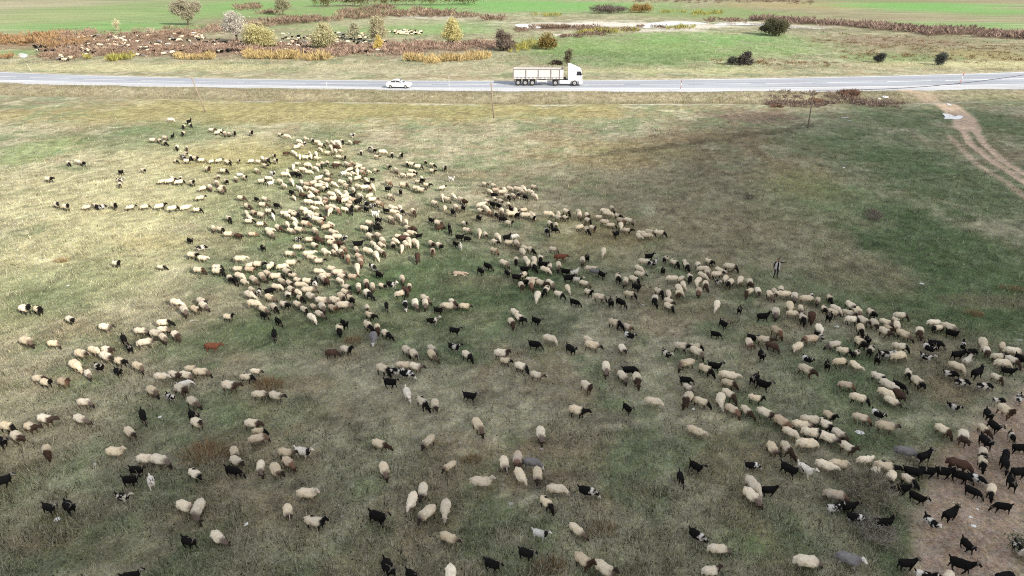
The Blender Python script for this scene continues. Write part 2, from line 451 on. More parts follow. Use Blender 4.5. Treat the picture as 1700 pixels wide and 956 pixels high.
# ---------------------------------------------------------------- road
def road_strip(name, f0, f1, z, m, x0=-420, x1=420, step=3.0, gaps=None, kind='structure', parent=None, wobble=0.0):
    xs = np.arange(x0, x1 + .01, step); n, f = road_edges(xs)
    V = []; F = []
    for i, x in enumerate(xs):
        w = f[i] - n[i]
        wob = (float(fbm(np.array([x / 5.0]), np.array([.3]), 2, 3)[0]) - .5) * wobble
        V += [(x, n[i] + w * f0 + wob, z), (x, n[i] + w * f1, z)]
        if i and not (gaps and gaps(i)):
            F.append((2 * i - 2, 2 * i, 2 * i + 1, 2 * i - 1))
    o = link(name, np_mesh(name, V, F), parent=parent, material=m)
    if parent is None: tag(o, kind=kind)
    return o
def asphalt(name, rgb, var):
    m, n, l, b = new_mat(name, .75)
    tc = n.new('ShaderNodeTexCoord')
    mp = n.new('ShaderNodeMapping'); mp.inputs['Scale'].default_value = (.06, 1.1, 1)
    no = n.new('ShaderNodeTexNoise'); no.inputs['Scale'].default_value = 1.0; no.inputs['Detail'].default_value = 6
    l.new(tc.outputs['Object'], mp.inputs[0]); l.new(mp.outputs[0], no.inputs['Vector'])
    n2 = n.new('ShaderNodeTexNoise'); n2.inputs['Scale'].default_value = 9; n2.inputs['Detail'].default_value = 6
    l.new(tc.outputs['Object'], n2.inputs['Vector'])
    ad = n.new('ShaderNodeMath'); ad.operation = 'ADD'; l.new(no.outputs[0], ad.inputs[0]); l.new(n2.outputs[0], ad.inputs[1])
    r = n.new('ShaderNodeMapRange'); r.inputs[1].default_value = .7; r.inputs[2].default_value = 1.3
    r.inputs[3].default_value = 1 - var; r.inputs[4].default_value = 1 + var; l.new(ad.outputs[0], r.inputs[0])
    v = n.new('ShaderNodeVectorMath'); v.operation = 'SCALE'; v.inputs[0].default_value = rgb
    l.new(r.outputs[0], v.inputs['Scale']); l.new(v.outputs[0], b.inputs['Base Color'])
    return m
M_ASPH = asphalt('worn_asphalt', (.27, .29, .325), .36)
M_SHLD = asphalt('grit_shoulder', (.40, .41, .43), .3)
M_LINE = asphalt('road_paint', (.78, .78, .76), .15)
road = road_strip('road', .24, .97, ROAD_Z + .004, M_ASPH)
road_strip('road_shoulder', 0.02, .25, ROAD_Z + .008, M_SHLD, step=1.2, wobble=2.2)
road_strip('road_marking', .265, .282, ROAD_Z + .012, M_LINE, parent=road)
road_strip('road_marking', .566, .580, ROAD_Z + .012, M_LINE, parent=road, gaps=lambda i: i % 4 == 0)
road_strip('road_marking', .93, .944, ROAD_Z + .012, M_LINE, parent=road)

# ---------------------------------------------------------------- water
def water_mat(name, rgb, rough):
    m, n, l, b = new_mat(name, rough)
    b.inputs['Base Color'].default_value = (*rgb, 1); b.inputs['Specular IOR Level'].default_value = 1.0
    no = n.new('ShaderNodeTexNoise'); no.inputs['Scale'].default_value = 3
    bp = n.new('ShaderNodeBump'); bp.inputs['Strength'].default_value = .05
    l.new(no.outputs[0], bp.inputs['Height']); l.new(bp.outputs[0], b.inputs['Normal'])
    return m
M_PUD = water_mat('shallow_water', (.60, .60, .60), .02)  # pale base colour stands in for bright sky mirrored in the water
def flat_poly(name, px, z, m, kind='structure', sub=3):
    pts = [np.array(P(*p)) for p in px]
    for _ in range(sub):                         # rounded outline
        q = []
        for i in range(len(pts)):
            a, b = pts[i], pts[(i + 1) % len(pts)]
            q += [a * .75 + b * .25, a * .25 + b * .75]
        pts = q
    c = np.mean(pts, 0); zz = float(max(height(np.array([p[0] for p in pts]), np.array([p[1] for p in pts])))) + z
    V = [(c[0], c[1], zz)] + [(p[0], p[1], zz) for p in pts]; n = len(pts)
    o = link(name, np_mesh(name, V, [(0, i + 1, (i + 1) % n + 1) for i in range(n)]), material=m)
    return tag(o, kind=kind)
flat_poly('water_puddle', [(1562, 188), (1570, 193), (1566, 198), (1580, 197), (1592, 199), (1601, 193), (1590, 191), (1586, 194), (1576, 189)], .012, M_PUD)
flat_poly('water_puddle', [(1571, 171), (1578, 172), (1581, 175), (1573, 174)], .012, M_PUD, sub=2)
flat_poly('river_water', [(852, 40), (880, 40), (905, 46), (880, 48), (860, 45)], .03, M_PUD)
flat_poly('river_water', [(1085, 37), (1120, 35), (1165, 37), (1180, 40), (1130, 41), (1090, 45), (1070, 47), (1060, 43)], .03, M_PUD)
flat_poly('river_water', [(1180, 39), (1260, 38), (1330, 45), (1390, 49), (1330, 47), (1255, 41.5), (1190, 42)], .03, M_PUD)
flat_poly('river_water', [(700, 22), (745, 22), (765, 25), (740, 27), (710, 25)], .03, M_PUD)
flat_poly('river_water', [(30, 88), (48, 90), (44, 96), (32, 95)], .03, M_PUD)

# ---------------------------------------------------------------- grass: one mass of blades over the field
M_GRASS = attr_mat('grass_blades', .95, .12, 3.0, trans=.25)
def blades(name, x, y, h, w, col, lean=.7, label=None):
    n = len(x); z = height(x, y)
    a = RNG.random(n) * 2 * np.pi; t = RNG.random(n) * 2 * np.pi
    ln = h * lean * RNG.random(n)
    bx, by = np.cos(a) * w / 2, np.sin(a) * w / 2
    V = np.empty((n, 3, 3), np.float32)
    V[:, 0] = np.stack([x - bx, y - by, z - .01], 1)
    V[:, 1] = np.stack([x + bx, y + by, z - .01], 1)
    V[:, 2] = np.stack([x + np.cos(t) * ln, y + np.sin(t) * ln, z + h * np.sqrt(np.clip(1 - (ln / h) ** 2, .1, 1))], 1)
    o = link(name, np_mesh(name, V.reshape(-1, 3), np.arange(3 * n).reshape(-1, 3), np.repeat(col, 3, 0)), material=M_GRASS)
    return tag(o, label, kind='stuff')
def bare(x, y):
    b = np.zeros(len(x))
    for pts, hw in ((TRACK_NEAR, 1.95), (TRACK_MAIN, 1.6), (RUT_A, .5), (RUT_B, .55)):
        b = np.maximum(b, sstep(hw * 1.12, hw * .95, seg_dist(x, y, pts)))
    return b
def tint(col, n, amt=.5, clump_at=None):
    v = (1 + amt * (RNG.random(n) - .35))[:, None]
    s = RNG.random(n)[:, None]
    straw = np.array((.52, .47, .35))
    gn = np.clip((col[:, 1:2] / np.maximum(col[:, 0:1], .01) - .95) * 1.6, 0, 1)          # lush turf has few dead straws
    cl = (clump_at - .5)[:, None] if clump_at is not None else 0.0
    k = np.where(s > .62 + .30 * gn - 1.1 * cl, .85 - .35 * gn, 0.0) * RNG.random(n)[:, None]
    return (col * (1 - k) + straw * k) * v
NB = 620000
px = RNG.uniform(-260, 1960, NB); py = 190 + (1010 - 190) * RNG.random(NB) ** .92
x, y = P(px, py)
keep = RNG.random(NB) > bare(x, y) * .99
x, y = x[keep], y[keep]; n = len(x)
d = np.hypot(x, y)
clump = fbm(x / .9, y / .9, 6, 3)
h = (.06 + .42 * RNG.random(n) * clump ** 1.5) * np.clip(d / 45, .9, 1.4)
w = (.012 + .016 * RNG.random(n)) * np.clip(d / 32, .9, 2.6)
blades('grass', x, y, h, w, tint(albedo(x, y) * .95, n, 1.0, fbm(x / .75 + 9, y / .75, 4, 3)), 1.0, 'short green and straw coloured grass covering the grazed field')

# tufts of longer dead grass standing out of the sward
NC, PER = 15000, 14
px = RNG.uniform(-200, 1900, NC); py = 200 + 800 * RNG.random(NC) ** .8
x, y = P(px, py); a_ = albedo(x, y)
k = (RNG.random(NC) < np.clip(1.35 - a_[:, 1] / np.maximum(a_[:, 0], .01), .12, .9) + .25) & (bare(x, y) < .3) & (fbm(x / 4, y / 4, 3, 3) > .40)
x, y, a_ = x[k], y[k], a_[k]; n = len(x)
hh = np.repeat(.16 + .30 * RNG.random(n), PER); n2 = n * PER
sp = RNG.normal(0, .13, (n2, 2)) * (1 + hh[:, None])
c = np.repeat(a_, PER, 0) * .45 + np.array((.47, .43, .33)) * .55
c = np.where((RNG.random(n2) < .28)[:, None], np.array((.055, .062, .032)), c * (.7 + .65 * RNG.random(n2))[:, None])
x2, y2 = np.repeat(x, PER) + sp[:, 0], np.repeat(y, PER) + sp[:, 1]
blades('grass_tufts', x2, y2, hh * (.5 + .7 * RNG.random(n2)), .020 + .022 * RNG.random(n2) * np.clip(y2 / 40, 1, 2.0), c, 1.0, 'scattered tufts of longer straw coloured grass')
# pebbles and droppings
def pebbles(name, x, y, s, col, label):
    o8 = np.array([(1, 0, 0), (-1, 0, 0), (0, 1, 0), (0, -1, 0), (0, 0, .7), (0, 0, -.3)], float)
    f8 = np.array([(0, 2, 4), (2, 1, 4), (1, 3, 4), (3, 0, 4), (2, 0, 5), (1, 2, 5), (3, 1, 5), (0, 3, 5)])
    n = len(x); V = o8[None] * (s[:, None, None] * RNG.uniform(.6, 1.3, (n, 6, 1))) + np.stack([x, y, height(x, y)], 1)[:, None]
    F = f8[None] + (np.arange(n) * 6)[:, None, None]
    return tag(link(name, np_mesh(name, V.reshape(-1, 3), F.reshape(-1, 3), np.repeat(col, 6, 0)), material=M_GRASS), label, kind='stuff')
N = 5200; px = RNG.uniform(-150, 1850, N); py = 260 + 740 * RNG.random(N) ** .9; x, y = P(px, py)
k = bare(x, y) < .3; x, y = x[k], y[k]; N = len(x)
pebbles('droppings', x, y, .02 + .035 * RNG.random(N), np.array((.05, .042, .032)) * (.5 + RNG.random(N))[:, None], 'small dark droppings and clods scattered over the field')
t = RNG.random(2600); seg = np.array(TRACK_NEAR); ii_ = RNG.integers(0, len(seg) - 1, 2600)
q = seg[ii_] * (1 - t)[:, None] + seg[ii_ + 1] * t[:, None] + RNG.normal(0, 1.2, (2600, 2))
pebbles('pebbles', q[:, 0], q[:, 1], .012 + .03 * RNG.random(2600) ** 2, np.array((.33, .25, .19)) * (.7 + .5 * RNG.random(2600))[:, None], 'loose pebbles on the bare dirt track')

# taller weeds along the verge and tussocky land beyond the road
def verge(n, off0, off1, side):
    x = RNG.uniform(-190, 190, n); ne, fe = road_edges(x)
    y = (ne - RNG.uniform(off0, off1, n)) if side < 0 else (fe + RNG.uniform(off0, off1, n))
    return x, y
x, y = verge(46000, 0.6, 8.2, -1)
k = (RNG.random(len(x)) < (.25 + 1.3 * sstep(.38, .6, fbm(x / 3, y / 3, 2, 3)))) & ~((x > 68) & (x < 92) & (y > 100))
k &= seg_dist(x, y, TRACK_MAIN) > 1.8
x, y = x[k], y[k]; n = len(x)
c = np.array((.27, .235, .15)) * (.55 + .8 * RNG.random(n))[:, None]
c = np.where((RNG.random(n) < .25)[:, None], np.array((.16, .17, .075)), c)
blades('roadside_weeds', x, y, .22 + .45 * RNG.random(n), np.full(n, .05), c, .7, 'dry weeds and long grass along the near road verge')
px = RNG.uniform(-120, 1820, 120000); py = RNG.uniform(54, 117, 120000)
x, y = P(px, py); ne, fe = road_edges(x)
k = (y > fe + 1.5) & (RNG.random(len(x)) < sstep(.30, .68, fbm(x / 4.5, y / 4.5, 1, 3)))
x, y = x[k], y[k]; n = len(x)
blades('rough_grass', x, y, .16 + .30 * RNG.random(n), .05 + .06 * RNG.random(n), tint(albedo(x, y), n, .6), .8, 'rough tussocky grass on the far side of the road')

# rust coloured tussocks, each a plant of its own
M_TUFT = attr_mat('dry_tuft', .95, .1, 6.0, trans=.2)
def tuft_mesh(name, n, rx, ry, h, c0, c1, w=.02, spread=.6, seed=0):
    g = np.random.default_rng(seed)
    r = np.sqrt(g.random(n)); a = g.random(n) * 2 * np.pi
    x, y = r * np.cos(a) * rx, r * np.sin(a) * ry
    hh = h * (1 - .5 * r ** 2) * (.55 + .6 * g.random(n)); az = g.random(n) * 6.283
    lx, ly = x * spread + g.normal(0, .12, n) * h, y * spread + g.normal(0, .12, n) * h
    V = np.empty((n, 3, 3))
    V[:, 0] = np.stack([x - np.cos(az) * w, y - np.sin(az) * w, 0 * x - .03], 1)
    V[:, 1] = np.stack([x + np.cos(az) * w, y + np.sin(az) * w, 0 * x - .03], 1)
    V[:, 2] = np.stack([x + lx, y + ly, hh], 1)
    t = g.random((n, 1)); c = np.array(c0) * (1 - t) + np.array(c1) * t
    return np_mesh(name, V.reshape(-1, 3), np.arange(3 * n).reshape(-1, 3), np.repeat(c, 3, 0))
RUST0, RUST1 = (.15, .088, .042), (.36, .265, .15)
for i, (px, py, rx, hh, lab) in enumerate([
    (343, 757, 1.0, .75, 'broad rust brown grass tussock above the white faced sheep beside a black goat'),
    (447, 640, .72, .65, 'compact rust brown grass tussock just above two cream sheep grazing nose to tail'),
    (1003, 880, .55, .35, 'low orange brown grass tussock to one side of a small white goat'),
    (783, 764, .42, .35, 'small yellow brown grass tussock up the slope from a grey sheep'),
    (1617, 522, .55, .40, 'orange brown grass tussock on the green turf above the crowded goats'),
    (915, 940, .55, .35, 'straw brown grass tussock below a black goat with raised head'),
    (586, 566, .5, .4, 'straw coloured tussock right beside the dark brown sheep'),
    (1680, 480, .7, .3, 'pale reddish grass patch on bare soil at the edge of the green turf'),
    (103, 433, .5, .35, 'orange grass tuft alone on the sunny pale grass'),
]):
    gxp, gyp, gz = ground_at(px, py)
    o = link('grass_tussock', tuft_mesh('grass_tussock', int(330 * rx), rx, rx * .8, hh, RUST0, RUST1, .02, .5, 20 + i), loc=(gxp, gyp, gz), material=M_TUFT)
    tag(o, lab, 'tussock', 'rust coloured grass tussocks')

# ================================================================ THE ANIMALS
# Every sheep and goat picked out of the photograph: x y [heading] kind.  Heading as seen (0 to the right, 90 away from us).
# sheep: c dark face, k black head, h brown head, w pale head, n tan, g grey, u dark brown, r ginger; goats: b black, p pied, q white
DATA = [
(0, 756, 4.78, "8 190 0 b;1140 25 345 c;1245 20 340 c;1080 85 20 b^;1030 160 25 b^;1190 180 275 q;960 300 15 p^;375 385 5 b^;535 375 315 b;1540 125 320 k;1465 395 325 c;1570 415 250 c;1490 660 325 b;1030 945 0 b"),
(340, 756, 4.78, "240 15 315 c;220 105 340 b;440 70 265 c;560 105 300 c;655 30 320 n;1420 85 290 c;810 290 25 w^;655 420 275 c;870 510 15 k^;1370 470 330 b;95 630 310 c;1455 870 300 b"),
(680, 756, 4.78, "315 60 220 c;770 40 280 c;850 20 270 n;955 35 345 g;565 200 20 w^;875 145 295 w;1015 135 275 c;105 260 270 c;20 340 255 w;135 445 225 c;285 395 260 w;310 635 330 c;1165 245 345 w;1085 350 310 k;1410 260 340 p;1035 590 10 q^;1325 560 310 c;925 745 5 b^;655 835 330 b;325 920 270 w;25 930 315 b;1380 810 345 h^;1545 880 345 c^"),
(1020, 756, 4.78, "650 55 350 b^;530 140 280 b;1095 50 345 p;1390 85 320 b;1520 85 320 q;1100 225 305 w;1090 280 310 c;1230 240 350 b;660 600 320 p;825 710 345 c;770 880 30 h^;1530 815 340 c"),
(1360, 756, 4.78, "60 55 330 w;160 50 340 w;370 5 350 w;530 70 335 k;490 115 230 k;560 150 250 c;725 150 320 k;620 200 340 b;790 290 325 b;760 110 340 b;860 100 340 b;1000 115 340 b;1130 140 330 b;1110 55 335 u;1230 150 330 p;1225 255 325 b;1375 250 265 k;1470 380 185 b;1540 190 290 b;1580 105 350 b;1490 40 280 b;1305 15 280 k;900 490 310 p;1050 430 50 b^;1190 670 305 b;1135 835 330 b;730 840 25 b^;820 900 335 p;1040 930 60 w;515 510 30 b^;280 440 340 p;130 385 0 p;250 390 350 b;130 290 340 n;240 800 5 g^;1600 720 300 p;1480 945 0 b"),
(0, 566, 4.78, "1025 45 300 b;1145 5 0 c;655 100 335 c;735 80 335 w;840 65 340 h;840 125 325 c;950 155 330 k;1090 195 330 c;595 190 325 w;695 250 295 c;785 205 0 p^;930 230 320 b;305 290 345 h;360 320 10 k^;500 320 10 n^;1205 395 320 c;1300 275 350 w;1365 265 330 h;1470 255 335 c;1500 225 350 c;1590 245 345 c;1455 335 5 q;1415 390 330 h;1370 420 320 p;1525 475 325 c;665 485 345 c;630 610 330 c;1130 585 280 b;1535 590 315 b;1565 650 350 c^;355 620 335 h;240 670 330 h;50 670 340 k;10 775 330 b;125 755 325 h;365 855 275 h;1025 715 315 c;905 865 20 w^;1225 905 325 c;1130 930 340 c"),
(340, 566, 4.78, "50 30 350 r;1005 85 350 u;1120 60 10 k^;1610 65 310 c;400 230 345 c;330 285 345 k;195 360 335 h;430 415 350 c;560 435 330 c;385 660 345 h;415 705 350 k;415 755 0 n;235 890 285 c;640 880 340 c;775 865 15 q^;1410 210 325 k;1530 230 340 p;1595 185 350 c;1470 315 340 b;1575 240 340 p;1605 400 285 q;1385 800 335 h"),
(680, 566, 4.78, "20 85 310 c;20 190 330 c;175 50 320 c;175 100 305 c;350 35 10 p^;455 95 320 k;735 95 20 h^;755 125 340 k;885 185 330 k;1005 250 330 c;1280 40 345 b^;990 5 340 b;1445 10 335 c;1560 195 275 c;1405 345 345 h^;1330 535 335 k;475 420 15 b^;110 480 310 k;190 490 275 c;540 650 295 c;1040 710 280 c;145 780 230 c"),
(1020, 566, 4.78, "65 35 300 c;415 85 310 p;530 30 340 k;645 25 345 k;650 75 320 c;575 160 200 c;725 210 325 k;795 180 10 b^;120 205 350 b;65 250 305 c;180 280 285 h;570 285 345 b;585 325 320 c;585 435 245 h;690 455 330 k;905 260 340 w;910 310 335 h;910 400 320 h;845 440 255 w;1125 430 5 k^;935 525 320 n;1050 530 315 h;1200 555 325 h;1325 625 320 n;1400 705 325 w;1265 830 295 c;1360 830 300 h;1530 800 345 w;1500 645 340 c;1575 630 340 k;1590 720 340 k;1120 275 210 b^;1180 320 330 b;1170 100 285 b;1455 40 220 w;1535 130 320 p;1525 225 325 h;645 690 325 w;105 500 310 b;310 455 340 w;1070 10 290 n;1250 25 330 u"),
(1360, 566, 4.78, "120 20 200 c;200 65 340 k;295 80 220 k;410 65 240 k;70 175 270 b;165 155 355 c;285 180 315 w;215 330 340 n;315 440 335 k;85 570 345 k^;335 590 335 n;470 560 320 p;530 665 335 c;160 715 315 h;40 740 330 c;15 640 320 k;230 820 350 h^;335 895 340 w;470 275 325 k;545 345 320 w;615 410 310 u;550 410 325 w;575 460 320 c;635 340 325 b;710 240 280 k;780 320 310 k;560 105 340 p;470 130 260 b;590 110 0 w;640 40 340 k;850 120 330 p;870 55 320 p;920 20 340 b;1145 30 80 p;1295 20 290 w;1335 80 290 h;1460 40 85 w;1110 105 355 b;1205 75 350 b;1165 140 20 q;1090 195 330 w;1040 255 345 p;1255 245 10 b;1130 325 350 p;1310 355 350 p;1530 80 340 c;1415 120 20 h^;1530 150 325 h;1450 180 345 w;1500 230 340 b;1410 275 325 h;1590 140 320 b;1065 505 0 p^;1425 460 350 p;1590 450 250 p;1480 550 345 h^;1350 565 300 b;1320 675 310 h;1385 660 310 b;1145 750 275 h;985 690 320 h;1325 780 310 b;1535 740 285 p;1595 830 345 b;1305 890 280 k;1490 890 90 b;690 855 340 g;840 890 5 b"),
(0, 376, 4.78, "1505 98 0 b^;1595 160 0 p;1525 220 345 k;1605 240 345 w;1575 340 345 h;920 288 5 k^;1275 308 345 k;195 655 5 k^;305 662 355 k^;555 735 330 k;830 795 335 c;1390 590 335 w;1295 760 350 k;1110 822 345 c;1285 805 350 c;1290 870 310 c;1235 845 340 c;1390 850 320 h;1140 895 340 c;980 885 300 b;205 910 335 c;420 925 345 c"),
(300, 376, 4.78, "375 50 350 c;460 60 340 u;565 42 350 n;710 45 330 c;700 15 340 w;255 2 c;315 15 330 k;285 310 350 k;290 348 340 k;470 250 350 w;650 150 310 b;860 200 345 c;925 150 350 c;930 80 340 p;870 20 c;450 325 350 c;550 288 c;615 290 350 k;545 330 345 n;710 300 30 k;800 305 0 w;875 280 350 c;850 355 325 c;680 365 320 c;395 398 300 k;455 392 330 w;435 410 300 b;525 420 330 w;575 410 320 c;625 395 300 c;755 388 350 k;800 420 325 c;865 428 310 c;915 412 330 c;750 465 345 w;945 445 w;565 490 310 c;630 500 80 p;690 490 0 b;540 530 330 w;700 548 325 c;575 600 345 w;655 635 325 c;655 680 325 b;730 620 315 k;820 600 325 k;880 490 320 h;850 520 280 k;945 500 320 w;920 595 330 c;770 730 310 b;738 838 270 b;160 590 320 c;55 650 310 c;105 640 325 c;150 620 320 c;370 695 15 k^"),
(480, 376, 4.78, "20 20 c;75 15 c;205 30 310 c;75 80 340 p;165 92 350 h;200 140 320 c;70 150 350 n;15 200 c;25 285 345 c;15 365 c;20 430 320 w;60 415 330 c;95 445 330 w;140 420 345 k;205 440 60 p;125 495 350 c;20 500 300 h;95 545 320 k;155 540 320 c;65 600 330 c;115 640 325 k;190 612 315 c;255 620 295 c;255 572 345 c;225 680 315 c;185 703 320 w;340 625 325 n;425 612 350 c;365 570 325 c;405 545 310 c;230 340 345 w;335 322 340 c;290 375 345 c;385 355 350 c;300 425 300 u;270 395 310 c;415 385 330 c;400 415 320 w;500 385 345 n;450 465 325 k;440 500 330 c;485 560 300 k;405 785 275 k;425 765 340 b^;615 620 290 c;640 690 325 k;632 770 310 k;685 780 285 h;668 865 280 g;765 830 320 k;770 608 285 b;560 458 280 c;610 445 290 h;652 455 285 c;620 520 310 k;735 450 330 k;805 450 10 p^;660 310 330 p;715 370 350 b^;895 400 280 c;310 78 345 w;380 75 345 w;340 35 330 w;345 120 340 h;390 120 320 u;365 155 w;430 165 320 n;405 195 300 h;295 195 320 w;345 190 320 c;170 230 340 w;235 262 350 k;150 205 w;465 240 275 n;545 130 350 b;530 170 290 c;550 230 320 n;565 270 300 n;540 320 275 w;620 185 335 w;640 75 330 c;705 70 c;740 110 300 c;665 130 320 w;725 135 320 w;700 170 320 w;690 220 290 w;740 195 310 h;595 10 340 w;640 20 310 b;700 5 b;825 140 300 k;840 105 320 w;895 160 285 w;870 70 c;910 90 350 u;930 130 300 w"),
(660, 376, 4.78, "75 135 300 w;95 115 300 w;130 120 320 w;20 70 340 w;90 15 320 h;105 45 340 w;168 62 350 b;335 2 u;418 25 300 b;545 15 340 c;500 75 345 b;540 80 340 b;470 130 320 b;488 138 280 q;268 130 320 h;330 145 325 k;278 195 275 n^;158 235 280 u;655 40 290 w;690 50 300 c;795 72 310 w;770 110 320 k;765 175 335 n;845 280 330 c;880 75 0 b;910 70 0 q;890 118 350 c;938 125 300 c;660 335 315 b;715 300 330 b;870 348 340 b^;940 250 275 k;92 455 280 h;60 490 310 u;20 520 k;72 600 275 p;125 600 285 c;215 560 320 c;218 595 275 c;330 640 340 b;385 625 350 c;435 580 320 h;530 615 345 c;275 730 30 p^;450 800 10 b^"),
(840, 376, 4.78, "325 25 300 p;385 10 b;375 165 340 c;430 230 350 r;150 155 w;132 190 300 w;195 170 320 k;178 250 290 w;175 275 280 w;218 250 285 w;222 300 285 k;262 240 270 k;305 290 340 b;310 330 330 w;355 300 280 c;397 300 275 c;145 325 340 b;130 370 20 k;90 385 b;160 425 b;122 460 285 h;190 405 w;210 440 260 n;275 440 330 h;335 440 315 c;320 490 240 k;250 535 260 w;420 520 330 k;490 475 295 w;545 580 330 b;490 345 340 b;525 350 5 q;515 400 350 b;550 405 10 q^;610 255 275 c;645 235 280 b;680 330 345 w;705 345 g;750 365 320 b;620 435 335 c;655 505 350 k^;740 550 340 c;845 590 280 b;900 585 320 b;775 195 270 w;900 405 265 k;945 420 260 c;1010 415 330 k;1055 330 w;1062 375 335 c;1035 470 0 b^;980 520 340 k;70 665 320 w;100 715 300 k;50 735 300 h;240 730 325 b;220 895 335 b;345 870 335 w;660 890 320 c;865 755 330 k;965 775 320 n;980 850 0 p^;1105 280 340 w;1135 235 b"),
(1060, 376, 4.78, "20 45 345 w;85 35 340 c;60 70 350 w;165 48 340 k;5 75 300 w;95 230 300 b;50 275 200 w;100 290 p;215 255 230 k;195 345 280 b;285 290 325 k;370 280 310 c;380 315 300 k;475 315 300 k;560 280 320 k;520 350 w;555 370 280 c;505 395 w;600 380 k;640 350 320 w;725 325 340 k;275 412 350 w;330 410 20 w;355 460 290 w;408 405 280 k;320 495 290 w;258 525 280 w;297 525 275 h;162 508 320 k;130 570 260 k;240 620 320 k;240 590 325 c;478 445 230 w;525 465 280 h;478 515 270 n;630 440 310 p;690 420 250 w;725 450 235 k;815 435 255 w;872 450 270 h;885 520 215 h;938 515 290 c;1040 540 300 c;1085 515 300 c;622 625 265 w;805 650 250 b;675 760 345 b^;612 835 335 b;985 715 350 b;1088 685 265 c;865 895 310 h;905 870 10 b^;1000 895 340 h;1040 920 335 u;1095 830 315 n"),
(1280, 456, 7.965, "130 190 275 k;185 265 190 w;290 285 270 c;465 320 350 w;540 270 90 p;618 330 265 c;780 290 280 k;250 425 280 w;385 450 275 c;280 515 345 w;430 575 285 k;525 560 260 u;635 720 300 w;630 790 320 p;520 850 195 n;840 450 320 w;720 440 280 k;820 500 325 c;770 560 240 b;880 900 5 p^;1050 410 310 k;1015 500 335 c;1140 480 310 c;1085 600 345 k;1210 610 320 c;1325 500 310 k;1340 640 295 c;1180 720 290 k;1280 850 280 b;1180 890 310 k;1525 620 c;1505 750 320 h;1560 690 320 h"),
(1460, 456, 6.83, "235 460 345 h;190 500 k;185 570 280 w;80 540 c;110 590 h;270 670 325 c;455 640 265 h;620 545 345 w;655 600 200 k;780 600 330 c;820 660 5 b^;630 750 b"),
(60, 180, 4.553, "1015 85 350 w;1155 98 b;1165 122 k;1115 135 230 k;1112 185 225 k;1030 205 20 b;975 222 c;935 245 c;975 260 320 k;880 238 350 c;1065 295 250 k;1137 297 270 h;1130 330 c;1100 355 p;1115 365 p;1165 360 k;1205 375 k;1250 390 350 c;1140 395 350 k;1055 390 330 k;242 408 320 k;310 397 w;350 408 330 k;95 533 345 k;640 480 340 b;635 540 p;632 575 280 c;808 463 330 k;950 548 0 c;1030 525 c;1010 548 0 k;1080 555 0 k;1090 518 k;1178 560 0 k^;1260 600 h;1238 672 0 k;155 725 0 k^;225 745 0 k^;380 740 0 c;450 730 k;495 735 0 p;590 735 0 k^;710 742 0 k;820 740 0 h;935 738 0 k;1030 752 0 k;1125 745 0 w;1215 758 350 k"),
(320, 290, 9.56, "20 130 350 k;180 190 c;190 230 w;270 195 320 c;375 130 300 c;400 30 c;530 105 320 k;470 205 330 h;440 235 325 c;680 55 320 c;830 40 0 k^;125 355 350 k;75 540 345 h;765 365 345 h;1010 370 330 b;1140 370 335 c;1110 470 350 h;1330 480 335 b;865 500 335 h;1210 570 345 k;1270 645 q;860 600 w;960 600 320 n;1085 640 335 c;890 660 w;890 720 350 k;1075 755 350 h;570 680 315 k;320 800 345 k;440 835 325 w;1195 50 350 w;1095 105 350 k;1235 125 0 q;1385 110 w;1455 180 320 w;1570 110 300 w;1570 280 b;1600 340 w;1355 825 325 h;1210 850 310 c;1230 910 w;1500 640 320 w;1540 600 c;1600 690 w;1515 770 w;1600 770 w;1540 850 n"),
(330, 200, 9.56, "205 150 350 h;335 155 0 k;300 185 0 k;410 205 c;480 210 c;565 210 0 k^;830 200 0 k^;1290 215 k;1390 245 345 w;1590 325 w;1555 415 w;1610 395 w;1385 515 350 u;1490 500 w;1525 520 w;1600 560 w;1555 665 345 w;1190 560 0 k^;70 630 0 h;205 640 k;320 635 0 k;450 640 k;470 670 330 k;630 635 0 k^;830 640 0 k;945 655 c;1010 610 w;1100 610 k;1085 640 k;1220 645 0 k^;1050 715 330 k;140 780 0 h^;395 805 345 k;305 870 320 c;645 845 350 q;745 895 350 k^;920 795 325 c;570 915 330 c;1170 840 5 q^;1090 915 350 c;1365 855 350 w;1400 800 w;1500 725 w;1530 790 w;1510 850 0 b;1580 860 b"),
(470, 210, 9.56, "255 230 w;355 195 w;340 260 p;215 325 c;270 305 310 w;465 215 310 k;540 245 w;600 285 345 k;690 225 310 w;760 320 320 w;780 250 330 w;850 230 w;935 220 k;890 280 320 w;830 320 340 u;585 350 330 w;700 410 345 c;830 390 w;905 375 330 w;870 455 345 w;970 475 350 k^;1095 120 10 q^;1055 235 w;1160 240 350 u;1235 380 270 k;1390 320 p;1445 350 k;1570 385 w;1480 460 340 c;130 395 w;185 410 w;270 455 c;350 480 350 w;420 410 320 w;440 455 w;520 425 w;530 490 340 w;220 565 350 k;160 630 340 w;385 610 345 w;400 590 c;300 680 345 w;400 715 350 w;190 690 w;65 700 w;190 755 350 b;30 755 w;515 660 330 w;565 610 k;640 570 340 w;690 580 c;830 610 345 u;850 575 c;690 720 320 w;715 760 335 c;1000 570 w;1090 560 n;1040 600 n;1180 590 w;1200 620 c;1060 670 c;1160 660 n;1270 660 c;1240 730 n;1190 720 w;1355 710 310 w;1470 690 335 h;960 740 q;1100 750 w;1050 770 w;1065 850 280 c;1190 820 h;1320 840 w;1410 830 5 b^;560 820 w;700 840 350 n;140 870 w;290 880 w;480 890 n;380 915 345 n;600 890 w;800 910 w;920 880 w"),
